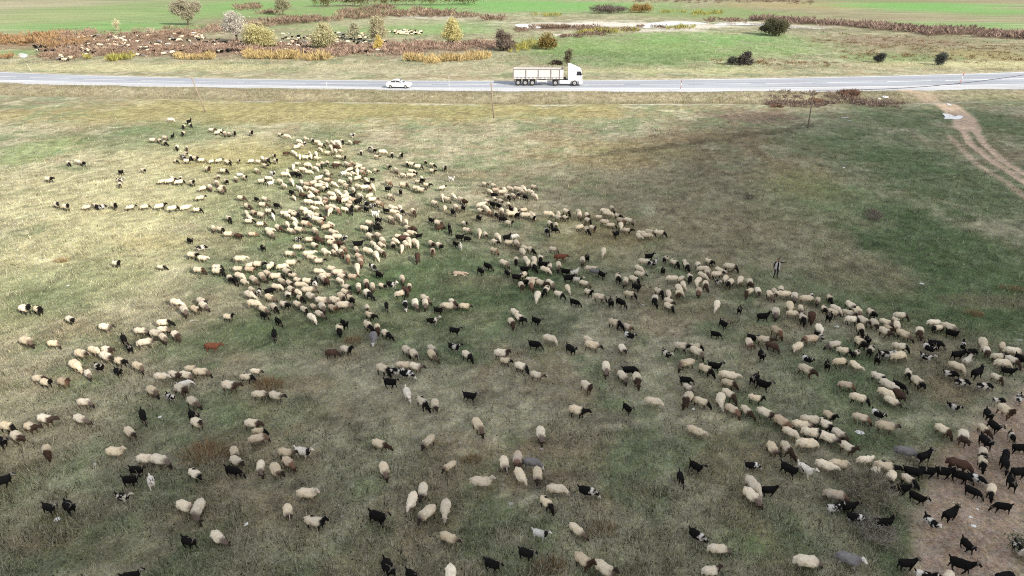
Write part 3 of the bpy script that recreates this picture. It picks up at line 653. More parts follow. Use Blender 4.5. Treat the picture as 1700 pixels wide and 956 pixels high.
(470, 300, 9.56, "40 95 320 w;255 120 q;360 110 w;140 195 b;300 215 340 u;175 245 350 w;430 245 200 k;470 140 w;430 185 w;530 170 330 n;390 325 345 w;560 80 w;690 75 w;660 130 330 k;790 50 w;920 35 w;1000 90 c;860 180 w;760 210 340 w;815 285 350 k;890 300 320 u;570 265 w;670 280 320 n;570 335 w;640 330 n;980 240 w;1000 200 w;1110 140 w;1190 100 w;1300 110 w;1370 145 n;1415 95 280 w;1330 50 b;1215 225 325 w;1370 240 c;1100 220 b;1020 310 w;1090 310 n;1060 370 n;1185 325 b;1415 300 c;1520 360 335 n;1330 370 p;1410 385 p;1180 430 330 h;1320 440 b;1080 460 b;960 435 340 w;1030 410 k;860 455 280 n;770 390 w;710 440 n;770 460 240 w;1460 510 340 q;475 415 330 w;320 445 340 w;400 500 w;440 520 w;370 580 b;410 560 q;530 530 340 k;530 605 w;590 650 330 n;640 590 u;350 665 340 n;65 505 w;170 520 k;60 570 w;180 595 w;80 680 w;180 670 w;110 760 w;230 740 310 w;240 870 p;510 780 310 w;430 910 w;540 910 u;690 710 n;740 680 w;780 800 320 c;715 885 335 w;870 880 340 w;960 890 p;1360 660 335 c;1300 735 w;1370 760 b;1510 625 5 b^;1500 700 b"),
(600, 210, 8.69, "310 350 w;440 390 k;570 405 345 k^;655 525 k;720 540 k;815 570 350 k;390 565 320 k;495 620 320 c;595 690 330 w;720 640 w;705 695 345 w;770 680 325 b;865 735 w;815 780 340 k;880 760 320 b;940 830 340 k;925 500 k;1020 540 335 k;1200 590 350 k^;1025 625 345 k;1295 740 340 q;1165 870 0 k;390 805 325 n;380 885 340 b;605 840 345 h;790 885 340 w;565 940 b"),
(610, 300, 8.69, "475 170 345 b^;325 220 330 c;700 105 c;770 125 345 c;1080 225 w;1150 255 335 c;1235 210 310 w;965 315 330 c;1340 260 c;1405 285 320 u;1115 385 275 w;1300 375 310 c;1360 375 310 b;1235 445 310 b;660 450 310 h;335 555 325 c;270 410 b;345 385 w;375 445 w;465 380 w;500 430 320 p;455 520 320 w;555 595 300 w;600 665 q;650 700 320 u;740 775 320 b;620 745 w;455 790 w;555 780 w;560 820 0 u;670 870 315 w;590 880 w;365 890 w;920 560 0 b^;1025 615 335 h;1180 645 b;1200 720 320 b;1400 600 0 k^;1420 670 325 c;1340 790 b;1420 800 b;1310 900 p;1605 510 315 b;1620 720 w"),
(780, 290, 5.0, "120 65 330 c;195 80 c;215 115 n;165 125 w;200 155 345 b;285 120 w;330 110 w;265 135 w;310 175 320 k;360 165 c;395 115 w;440 110 w;400 155 p;460 175 b;430 140 c;500 140 330 w;535 170 w;530 95 335 c;140 210 320 c;205 195 c;255 210 c;190 240 b;240 250 b;90 245 w;130 265 w;85 285 c;150 295 310 n;320 240 300 c;270 300 280 c;220 310 275 k;320 305 320 h;370 295 w;345 280 b;445 285 200 c;395 325 340 b;355 320 w;270 355 345 b;70 335 300 b;325 390 10 k^;465 330 w;495 330 w;520 345 345 k^;645 322 345 w;735 320 w;800 305 325 k;735 355 c;790 350 c;665 395 310 k;715 410 280 c;645 455 230 k;905 310 w;920 335 c;960 335 c;980 370 330 k;915 425 0 h;975 450 k;1020 435 5 h^;1120 300 w;1180 275 300 c;1145 325 340 w;1230 335 k;1070 345 345 c;1120 390 c;1170 410 345 c;1255 380 n;1310 380 335 c;1255 420 w;1305 455 340 k;1215 485 220 b;1385 495 325 c;1425 480 c;1465 505 345 c;1495 470 340 c;1575 480 335 k"),
]
ANIMALS = []           # [px, py, heading, kind, head up]
for ti, (ox, oy, sc, txt) in enumerate(DATA):
    for it in txt.split(';'):
        q = it.split()
        hd = float(q[2]) if len(q) == 4 else None
        k = q[-1]
        apx, apy = ox + float(q[0]) / sc, oy + float(q[1]) / sc
        s = FPX * 1.05 / depth(apy) / 20.0
        if any(t2 != ti and abs(a[0] - apx) < 4.6 * s and abs(a[1] - apy) < 3.6 * s for a, t2 in ANIMALS): continue
        if hd is None: hd = random.choice([350, 340, 330, 325, 320, 300, 5, 285])
        ANIMALS.append(([apx, apy, hd, k[0], k.endswith('^')], ti))
ANIMALS = [a for a, _ in ANIMALS]
POS = np.array([P(a[0], a[1], .45) for a in ANIMALS], float)
for _ in range(12):                                   # nobody stands inside a neighbour
    D = POS[:, None, :] - POS[None, :, :]
    L = np.hypot(D[..., 0], D[..., 1]) + np.eye(len(POS)) * 9
    push = np.clip(.68 - L, 0, None) * .25
    POS += (D / np.maximum(L, 1e-3)[..., None] * push[..., None]).sum(1)

# ---------------------------------------------------------------- bodies: limbs and trunk fused into one skin
def cap(a, b, ra, rb, tag_, sy=1.0): return ('cap', Vector(a), Vector(b), ra, rb, tag_, sy)
def ell(c, r, tag_): return ('ell', Vector(c), Vector(r), 0, 0, tag_, 1.0)
def sdf(prims, X):
    D = []
    for kind, a, b, ra, rb, t, sy in prims:
        if kind == 'ell':
            q = (X - np.array(a)) / np.array(b)
            D.append((np.linalg.norm(q, axis=1) - 1) * min(b))
        else:
            A, B = np.array(a), np.array(b); d = B - A
            h = np.clip(((X - A) @ d) / (d @ d), 0, 1)
            D.append(np.linalg.norm(X - A - h[:, None] * d, axis=1) - (ra + (rb - ra) * h))
    return np.array(D)
_sph = []
def unit_sphere(nu=14, nv=9):
    v = [(0, 0, 1)]; f = []
    for j in range(1, nv):
        for i in range(nu):
            t, p = math.pi * j / nv, 2 * math.pi * i / nu
            v.append((math.sin(t) * math.cos(p), math.sin(t) * math.sin(p), math.cos(t)))
    v.append((0, 0, -1))
    for i in range(nu): f.append((0, 1 + i, 1 + (i + 1) % nu))
    for j in range(nv - 2):
        for i in range(nu):
            a, b = 1 + j * nu + i, 1 + j * nu + (i + 1) % nu
            f.append((a, a + nu, b + nu, b))
    e = len(v) - 1
    for i in range(nu): f.append((e, 1 + (nv - 2) * nu + (i + 1) % nu, 1 + (nv - 2) * nu + i))
    return v, f
def fuse(prims, voxel, tris, smooth=2):
    mb = MB(); sv, sf = unit_sphere()
    for kind, a, b, ra, rb, t, sy in prims:
        if kind == 'ell':
            mb.add([(a.x + p[0] * b.x, a.y + p[1] * b.y, a.z + p[2] * b.z) for p in sv], sf)
        else:
            n = max(2, int((b - a).length / (min(ra, rb) * .7)) + 1)
            for i in range(n + 1):
                h = i / n; c = a.lerp(b, h); r = ra + (rb - ra) * h
                mb.add([(c.x + p[0] * r, c.y + p[1] * r, c.z + p[2] * r) for p in sv], sf)
    me = bpy.data.meshes.new('tmp'); me.from_pydata(mb.v, [], mb.f); me.update()
    o = bpy.data.objects.new('tmp', me); COL.objects.link(o)
    r = o.modifiers.new('r', 'REMESH'); r.mode = 'VOXEL'; r.voxel_size = voxel
    s = o.modifiers.new('s', 'SMOOTH'); s.iterations = smooth; s.factor = .5
    dg = bpy.context.evaluated_depsgraph_get()
    n0 = sum(len(p.vertices) - 2 for p in o.evaluated_get(dg).data.polygons)
    if n0 > tris:
        d = o.modifiers.new('d', 'DECIMATE'); d.ratio = tris / n0
    dg = bpy.context.evaluated_depsgraph_get()
    out = bpy.data.meshes.new_from_object(o.evaluated_get(dg))
    bpy.data.objects.remove(o); bpy.data.meshes.remove(me)
    out.calc_loop_triangles()
    V = np.empty(len(out.vertices) * 3, np.float32); out.vertices.foreach_get('co', V); V = V.reshape(-1, 3)
    F = np.empty(len(out.loop_triangles) * 3, np.int32); out.loop_triangles.foreach_get('vertices', F); F = F.reshape(-1, 3)
    bpy.data.meshes.remove(out)
    return V.astype(float), F

def legs(spec, top, r0, r1, hoof=.0):
    out = []
    for (x, y, fx) in spec:
        kx = x + fx * .45 + (-.03 if x < 0 else .015)
        out += [cap((x, y, top), (kx, y * .95, top * .48), r0, r0 * .62, 'leg'), cap((kx, y * .95, top * .48), (x + fx, y * .95, .035), r0 * .62, r1, 'leg')]
    return out
def sheep_prims(pose, turn=0.0, stride=0.0):
    s = stride
    p = [ell((0, 0, .56), (.47, .245, .235), 'body'), ell((-.27, 0, .57), (.27, .255, .245), 'body'), ell((.26, 0, .57), (.27, .235, .245), 'body'),
         cap((-.50, 0, .58), (-.56, 0, .40), .11, .085, 'body')]
    p += legs([(.30, .13, s), (.28, -.13, -s), (-.32, .14, -s * .9), (-.33, -.14, s * .9)], .42, .072, .032)
    if pose == 'graze':
        n1, h0, h1 = (.66, turn * .5, .40), (.70, turn * .7, .32), (.80, turn, .12)
        p += [cap((.42, 0, .60), n1, .175, .115, 'neck'), cap(n1, h0, .11, .09, 'neck')]
    elif pose == 'walk':
        n1, h0, h1 = (.66, turn * .5, .66), (.72, turn * .7, .68), (.88, turn, .54)
        p += [cap((.40, 0, .60), n1, .175, .11, 'neck')]
    else:
        n1, h0, h1 = (.58, turn * .4, .86), (.60, turn * .5, .90), (.77, turn, .80)
        p += [cap((.40, 0, .62), n1, .17, .10, 'neck')]
    p += [cap(h0, h1, .098, .064, 'head')]
    hx, hy, hz = h0
    for sg in (-1, 1):
        p += [cap((hx - .01, hy + sg * .07, hz + .03), (hx - .03, hy + sg * .19, hz - .03), .036, .026, 'ear')]
    return p
def goat_prims(pose, turn=0.0, stride=0.0):
    s = stride
    p = [ell((0, 0, .55), (.44, .185, .215), 'body'), ell((-.25, 0, .56), (.23, .185, .20), 'body'), ell((.24, 0, .56), (.24, .18, .22), 'body'),
         ell((0, 0, .44), (.38, .16, .15), 'body'), cap((-.44, 0, .66), (-.55, 0, .80), .05, .035, 'tail')]
    p += legs([(.28, .11, s), (.26, -.11, -s), (-.30, .12, -s * .9), (-.31, -.12, s * .9)], .42, .065, .030)
    if pose == 'graze':
        n1, h0, h1 = (.60, turn * .5, .42), (.64, turn * .7, .34), (.76, turn, .14)
        p += [cap((.36, 0, .60), n1, .14, .085, 'neck')]
        up, bk = Vector((.10, 0, .10)), Vector((.02, 0, .22))
    else:
        n1, h0, h1 = (.54, turn * .4, .84), (.57, turn * .5, .89), (.75, turn, .79)
        p += [cap((.36, 0, .62), n1, .14, .08, 'neck')]
        up, bk = Vector((-.06, 0, .14)), Vector((-.24, 0, .18))
    p += [cap(h0, h1, .075, .043, 'head'), cap((h1[0] - .02, h1[1], h1[2] - .03), (h1[0] - .04, h1[1], h1[2] - .11), .028, .022, 'head')]
    for sg in (-1, 1):
        b = Vector(h0) + Vector((0, sg * .04, .05)); m = b + up + Vector((0, sg * .04, 0)); e = b + bk + Vector((0, sg * .13, 0))
        p += [cap(b, m, .030, .025, 'horn'), cap(m, e, .025, .022, 'horn')]
        c = Vector(h0) + Vector((.0, sg * .06, .01))
        p += [cap(c, c + Vector((.02, sg * .10, -.10)), .034, .028, 'ear')]
    return p

def pattern(kind, V, lab, prims, seed):
    """the coat: colours by part of the body"""
    g = np.random.default_rng(seed)
    V = V / (np.array((.745, .83, .80)) if kind not in 'bpq' else np.array((.77, .92, .80)))
    n = len(V); col = np.empty((n, 3))
    cream = np.array((.66, .59, .47)); blk = np.array((.008, .0075, .0078)); brn = np.array((.052, .034, .026)); dk = np.array((.030, .024, .020))
    nz = fbm(V[:, 0] * 7 + seed * 3.1 + 40, (V[:, 1] + V[:, 2]) * 7 + seed, seed % 5, 3)
    body, neck, head, leg, ear = dict(
        c=(cream, np.array((.34, .26, .20)), dk, np.array((.10, .08, .065)), dk), k=(cream * 1.05, blk * 1.3, blk, blk * 2, blk),
        h=(cream, brn, brn * .8, np.array((.09, .055, .04)), brn), w=(cream * 1.08, cream * 1.02, np.array((.52, .46, .38)), np.array((.28, .24, .19)), np.array((.42, .36, .30))),
        n=(np.array((.53, .45, .355)), np.array((.24, .17, .12)), brn, np.array((.14, .09, .065)), brn), g=(np.array((.17, .165, .17)), np.array((.16, .155, .16)), np.array((.55, .53, .50)), np.array((.30, .28, .26)), np.array((.4, .38, .36))),
        u=(np.array((.075, .045, .034)), np.array((.06, .035, .028)), dk, dk, dk), r=(np.array((.15, .062, .040)), np.array((.15, .062, .040)), np.array((.13, .055, .035)), np.array((.16, .06, .04)), brn),
        b=(blk, blk, blk * 1.1, blk * 1.1, np.array((.10, .095, .09))), p=(blk, blk, blk, np.array((.30, .28, .26)), np.array((.45, .43, .4))), q=(np.array((.66, .64, .60)), np.array((.66, .64, .60)), np.array((.62, .58, .54)), np.array((.6, .57, .52)), np.array((.3, .27, .25))))[kind]
    for t, c in (('body', body), ('neck', neck), ('head', head), ('leg', leg), ('ear', ear), ('tail', body), ('horn', np.array((.20, .17, .14)))):
        col[lab == t] = c
    x = V[:, 0]
    if kind in 'chnk':                                  # the dark of the head runs out over the shoulder
        e = {'c': .40, 'h': .33, 'n': .40, 'k': .30 + .06 * (seed % 3)}[kind]
        f = sstep(e - .06, e + (.20 if kind == 'c' else .10), x + (nz - .5) * .22) * np.isin(lab, ['body', 'neck'])
        tgt = {'c': np.array((.13, .10, .085)), 'h': brn, 'n': np.array((.17, .105, .075)), 'k': blk * 1.3}[kind]
        base = np.where((lab == 'neck')[:, None], body, col)
        col = np.where(np.isin(lab, ['body', 'neck'])[:, None], base * (1 - f[:, None]) + tgt * f[:, None], col)
    if kind == 'k' and seed % 2:                        # odd black splash on the back
        f = (np.exp(-((x + .15) ** 2 + (V[:, 1] - .10) ** 2 + (V[:, 2] - .74) ** 2) / .02) > .35)
        col[f & (lab == 'body')] = blk * 1.5
    if kind == 'c' and seed % 9 == 4:                   # white blaze
        f = (lab == 'head') & (np.abs(V[:, 1] - V[lab == 'head', 1].mean()) < .02)
        col[f] = (.4, .37, .33)
    if kind == 'p':
        wht = np.array((.58, .56, .53))
        w0 = (-.30, -.05, .12, .32)[seed % 4]
        f = (np.abs(x - w0 + (nz - .5) * .5) < .13) & np.isin(lab, ['body', 'neck'])
        f |= (nz > .66) & (lab == 'body')
        col[f] = wht
        if seed % 2: col[lab == 'head'] = wht * .9
    if kind == 'q' and seed % 2 == 0:
        col[lab == 'neck'] = blk * 2
        col[(x > .30) & (lab == 'body')] = blk * 2
    if kind == 'b' and seed % 2:
        hd = lab == 'head'
        f = hd & (np.abs(V[:, 1] - V[hd, 1].mean()) > .035)
        col[f] = (.24, .22, .20)
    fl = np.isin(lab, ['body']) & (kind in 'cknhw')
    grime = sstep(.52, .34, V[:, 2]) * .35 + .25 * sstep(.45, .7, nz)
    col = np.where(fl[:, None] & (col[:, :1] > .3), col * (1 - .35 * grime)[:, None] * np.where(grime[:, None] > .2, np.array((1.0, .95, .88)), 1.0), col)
    return col * (.88 + .24 * nz)[:, None]

M_COAT = attr_mat('fleece', 1.0, .16, 9.0, bump=.8, bump_scale=16.0, rand=.24)
M_HAIR = attr_mat('goat_hair', .95, .25, 12.0, bump=.6, bump_scale=22.0, rand=.2)
SHAPES = {}
def shape(sp, key, prims, tris):
    V, F = fuse(prims, .030, tris)
    D = sdf(prims, V); tags = np.array([p[5] for p in prims]); lab = tags[np.argmin(D, 0)]
    if sp == 'sheep':                                    # lumpy fleece
        c = np.array((0, 0, .56)); d = V - c; L = np.linalg.norm(d, axis=1)[:, None]
        a = (fbm(V[:, 0] * 6 + 30, V[:, 1] * 6 + V[:, 2] * 9 + 11, 2, 3) - .45) * .15
        V = V + d / np.maximum(L, .1) * (a * (lab == 'body'))[:, None]
    else:                                                # shaggy flank
        a = (fbm(V[:, 0] * 14 + 30, V[:, 1] * 5 + V[:, 2] * 3 + 11, 2, 2) - .45) * .06
        V = V + np.stack([0 * a, np.sign(V[:, 1]) * a, -np.abs(a)], 1) * (lab == 'body')[:, None]
    V = V * (np.array((.745, .83, .80)) if sp == 'sheep' else np.array((.77, .92, .80)))
    SHAPES[(sp, key)] = (V, F, lab, prims)
for i, (po, tu, st) in enumerate([('graze', .0, .06), ('graze', .14, -.08), ('graze', -.12, .10), ('walk', .05, .14), ('walk', -.08, -.14), ('graze', .26, .12), ('walk', .22, .05)]):
    shape('sheep', ('down', i), sheep_prims(po, tu, st), 1500)
for i, (tu, st) in enumerate([(0.05, .05), (-.16, -.10)]):
    shape('sheep', ('up', i), sheep_prims('up', tu, st), 1500)
for i, (po, tu, st) in enumerate([('graze', .05, .10), ('up', .10, -.12), ('up', -.06, .14)]):
    shape('goat', ('down', i), goat_prims(po, tu, st), 1500)
for i, (tu, st) in enumerate([(.0, .08), (.18, -.10)]):
    shape('goat', ('up', i), goat_prims('up', tu, st), 1500)
MESHES = {}
def animal_mesh(sp, kind, key, var):
    k = (sp, kind, key, var)
    if k not in MESHES:
        V, F, lab, prims = SHAPES[(sp, key)]
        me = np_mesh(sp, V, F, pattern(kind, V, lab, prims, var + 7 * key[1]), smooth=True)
        me.materials.append(M_COAT if sp == 'sheep' else M_HAIR)
        MESHES[k] = me
    return MESHES[k]

# ---------------------------------------------------------------- placing them
LANDMARKS = [('the pale dog lying flat', 762, 455), ('the standing shepherd', 1287, 446), ('the broad rust brown tussock', 343, 757), ('the compact rust brown tussock', 447, 640),
             ('the leafless thorn bush', 1440, 810), ('the small black-necked white goat', 897, 879), ('the grey sheep with white head', 1411, 923), ('the ginger sheep on green grass', 350, 572),
             ('the ginger red sheep', 930, 424), ('the lone dark brown sheep', 550, 584), ('the yellow brown tussock', 783, 764), ('the low orange brown tussock', 1003, 880),
             ('the large litter scrap on dirt', 1616, 873), ('the orange tussock on green turf', 1617, 522), ('the flat white stone', 848, 835), ('the grit patch by the track', 1600, 640),
             ('the long white litter scrap', 1427, 717), ('the pale stone in the dry grass', 1068, 506)]
LOOK = dict(c='cream dark-faced sheep', k='cream black-headed sheep', h='cream brown-headed sheep', w='pale-faced cream sheep', n='tan brown-headed sheep', g='grey fleeced sheep', u='dark brown sheep', r='ginger red sheep',
            b='black goat', p='black-and-white goat', q='white goat')
ORD = ['', 'first', 'second', 'third', 'fourth', 'fifth', 'sixth', 'seventh', 'eighth', 'ninth', 'tenth', 'eleventh', 'twelfth', 'thirteenth', 'fourteenth', 'fifteenth', 'sixteenth', 'seventeenth', 'eighteenth', 'nineteenth', 'twentieth']
order = sorted(range(len(ANIMALS)), key=lambda i: -ANIMALS[i][1])
n_sheep = 0; single = []; mass = []
for i in order:
    if ANIMALS[i][3] in 'bpq': single.append(i)
    else:
        n_sheep += 1
        (single if n_sheep <= 300 else mass).append(i)
def place(i):
    apx, apy, hd, k, up = ANIMALS[i]
    x, y = POS[i]
    th = R(hd)
    vx, vy = math.cos(th) * .7, math.sin(th) * .7 + (-.30 if up else .12)        # a raised head lifts, a grazing head drops
    th = math.atan2(vy, vx)
    x1, y1 = P(apx + 6 * math.cos(th), apy - 6 * math.sin(th), .45); x0, y0 = P(apx, apy, .45)
    ang = math.atan2(y1 - y0, x1 - x0)
    rs = random.Random(i * 13 + 5)
    sp = 'goat' if k in 'bpq' else 'sheep'
    pose = 'up' if up else 'down'
    nk = {('sheep', 'down'): 7, ('sheep', 'up'): 2, ('goat', 'down'): 3, ('goat', 'up'): 2}[(sp, pose)]
    key = (pose, rs.randrange(nk) if rs.random() > .12 else 0)
    var = rs.randrange(4) if k in 'pq' else rs.randrange(3)
    if k == 'q': var = (rs.randrange(2) * 2 + (0 if up else 1) + key[1]) % 4                   # black neck or all white
    s = rs.uniform(.88, 1.12) * (.94 if sp == 'goat' else 1)
    if sp == 'sheep' and rs.random() < .10: s *= .84
    ang += rs.uniform(-.08, .08)
    return sp, k, key, var, s, x, y, float(height(x, y)), ang
for key in [q for q in SHAPES if q[0] == 'sheep']:            # the far sheep are a few pixels long
    V, F = fuse(SHAPES[key][3], .034, 640, 1); pr = SHAPES[key][3]
    SHAPES[('sheep', ('far' + key[1][0], key[1][1]))] = (V * np.array((.745, .83, .80)), F, np.array([p[5] for p in pr])[np.argmin(sdf(pr, V), 0)], pr)
groups = {}
OWN = {'the small black-necked white goat': ('q', 'small white goat with black neck standing beside a low orange tussock'), 'the grey sheep with white head': ('g', 'grey sheep with white head standing below the thorn bush'),
       'the ginger sheep on green grass': ('r', 'ginger sheep apart from the others on green grass'), 'the ginger red sheep': ('r', 'ginger red sheep close behind a grazing cream sheep'),
       'the lone dark brown sheep': ('u', 'dark brown sheep walking behind a black headed one by a straw tussock')}
for i in single:
    apx, apy, _, k, up = ANIMALS[i]
    dist = [math.hypot(apx - lx, (apy - ly) * 1.3) for _, lx, ly in LANDMARKS]
    j = int(np.argmin(dist)); _, lx, ly = LANDMARKS[j]
    dx, dy = apx - lx, apy - ly
    dr = ('right of' if dx > 0 else 'left of') if abs(dx) > abs(dy) * 1.2 else ('below' if dy > 0 else 'above')
    groups.setdefault((LOOK[k], up, LANDMARKS[j][0], dr), []).append((dist[j], i))
LABEL = {}
for (look, up, lm, dr), L in groups.items():
    L.sort()
    for n, (d0, i) in enumerate(L):
        own = OWN.get(lm)
        if own and d0 < 9 and own[0] == ANIMALS[i][3]: LABEL[i] = own[1]; continue
        LABEL[i] = f"{look}{' with raised head' if up else ''}, {ORD[min(n + 1, 20)]} {dr} {lm}"
for i in single:
    sp, k, key, var, s, x, y, z, ang = place(i)
    o = link(sp, animal_mesh(sp, k, key, var), loc=(x, y, z - .015), rotz=ang)
    rr = random.Random(i); o.scale = (s * rr.uniform(.94, 1.06), s * rr.uniform(.9, 1.12), s * rr.uniform(.95, 1.05))
    tag(o, LABEL[i], sp, 'sheep grazing on the field' if sp == 'sheep' else 'goats among the sheep')

def merge(name, items, label, tris_keep=None):
    Vs, Fs, Cs = [], [], []; b = 0
    for sp, k, key, var, s, x, y, z, ang in items:
        V, F, lab, prims = SHAPES[(sp, key)]
        ca, sa = math.cos(ang) * s, math.sin(ang) * s
        W = np.stack([V[:, 0] * ca - V[:, 1] * sa + x, V[:, 0] * sa + V[:, 1] * ca + y, V[:, 2] * s + z - .015], 1)
        kk = (sp, k, key, var)
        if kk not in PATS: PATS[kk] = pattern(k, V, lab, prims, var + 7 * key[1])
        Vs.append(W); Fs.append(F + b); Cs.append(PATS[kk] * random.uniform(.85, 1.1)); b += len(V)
    o = link(name, np_mesh(name, np.concatenate(Vs), np.concatenate(Fs), np.concatenate(Cs), smooth=True), material=M_COAT)
    return tag(o, label, kind='stuff')
PATS = {}
merge('sheep_flock', [(p[0], p[1], ('far' + p[2][0], p[2][1])) + p[3:] for p in map(place, mass)], 'far part of the cream sheep flock packed together on the sunlit field')

# the herd resting in the riverside scrub across the road
for sp, pr in (('sheep', sheep_prims('graze', .05, .05)), ('goat', goat_prims('up', .05, .05))):
    V, F = fuse(pr, .045, 260, 1); D = sdf(pr, V); SHAPES[(sp, ('low', 0))] = (V * .86, F, np.array([p[5] for p in pr])[np.argmin(D, 0)], pr)
far_boxes = [(52, 90, 75, 86, 16, .85), (95, 120, 93, 99, 9, .2), (130, 215, 58, 84, 70, .35), (200, 340, 55, 70, 45, .4), (100, 330, 70, 92, 45, .5), (225, 250, 76, 84, 14, .9), (258, 300, 62, 77, 22, .35),
             (338, 376, 66, 88, 40, .85), (372, 448, 68, 86, 55, .8), (460, 528, 56, 86, 80, .6), (500, 530, 76, 86, 20, .7), (556, 610, 54, 86, 62, .6), (600, 650, 66, 84, 30, .55)]
rs = random.Random(4); far_items = []
for x0, x1, y0, y1, n, black in far_boxes:
    for _ in range(n):
        fx, fy = P(rs.uniform(x0, x1), rs.uniform(y0, y1), .45)
        k = rs.choice('bbbp') if rs.random() < black else rs.choice('cnwgk')
        far_items.append(('goat' if k in 'bpq' else 'sheep', k, ('low', 0), rs.randrange(3), rs.uniform(.95, 1.25), float(fx), float(fy), float(height(fx, fy)), rs.uniform(-.8, .8)))
merge('goat_herd', far_items, 'black and white goats and sheep spread through the riverside scrub')
far_items = []
while len(far_items) < 62:
    u, v = rs.uniform(-1, 1), rs.uniform(-1, 1)
    if u * u + v * v > 1: continue
    fx, fy = P(674 + u * 29, 53 + v * 3.6, .45)
    k = rs.choice('bbpwwwk')
    far_items.append(('goat' if k in 'bpq' else 'sheep', k, ('low', 0), rs.randrange(3), rs.uniform(.95, 1.2), float(fx), float(fy), float(height(fx, fy)), rs.uniform(-.6, .6)))
merge('goat_herd', far_items, 'tight oval bunch of black and white goats on the far green meadow')

# the pale dog stretched out on the turf
def dog():
    pr = [ell((0, 0, .15), (.36, .17, .14), 'body'), ell((-.26, .02, .15), (.2, .17, .14), 'body'), cap((.30, 0, .18), (.50, .03, .17), .11, .085, 'neck'),
          cap((.52, .03, .16), (.70, .05, .10), .08, .045, 'head'), cap((.50, .10, .20), (.45, .15, .14), .035, .03, 'ear'), cap((.50, -.05, .20), (.45, -.10, .14), .035, .03, 'ear'),
          cap((.25, -.10, .08), (.50, -.22, .045), .055, .04, 'leg'), cap((.28, .05, .06), (.58, -.12, .04), .055, .04, 'leg'),
          cap((-.32, -.10, .09), (-.12, -.26, .06), .07, .05, 'leg'), cap((-.12, -.26, .06), (-.36, -.30, .04), .05, .04, 'leg'), cap((-.36, .02, .08), (-.20, -.18, .05), .07, .045, 'leg'),
          cap((-.42, .02, .10), (-.66, .08, .045), .05, .03, 'tail'), cap((-.66, .08, .045), (-.80, .00, .04), .03, .025, 'tail')]
    V, F = fuse(pr, .026, 1600); lab = np.array([p[5] for p in pr])[np.argmin(sdf(pr, V), 0)]
    c = np.empty((len(V), 3)); c[:] = (.52, .42, .33)
    c[lab == 'tail'] = (.34, .24, .18); c[lab == 'ear'] = (.16, .10, .07); c[lab == 'leg'] = (.5, .43, .36)
    me = np_mesh('dog', V, F, c, True); me.materials.append(M_HAIR)
    x, y, z = ground_at(762, 456)
    o = link('dog', me, loc=(x, y, z - .01), rotz=R(-6))
    tag(o, 'pale fawn dog lying flat on the green turf amid the flock', 'dog')
dog()

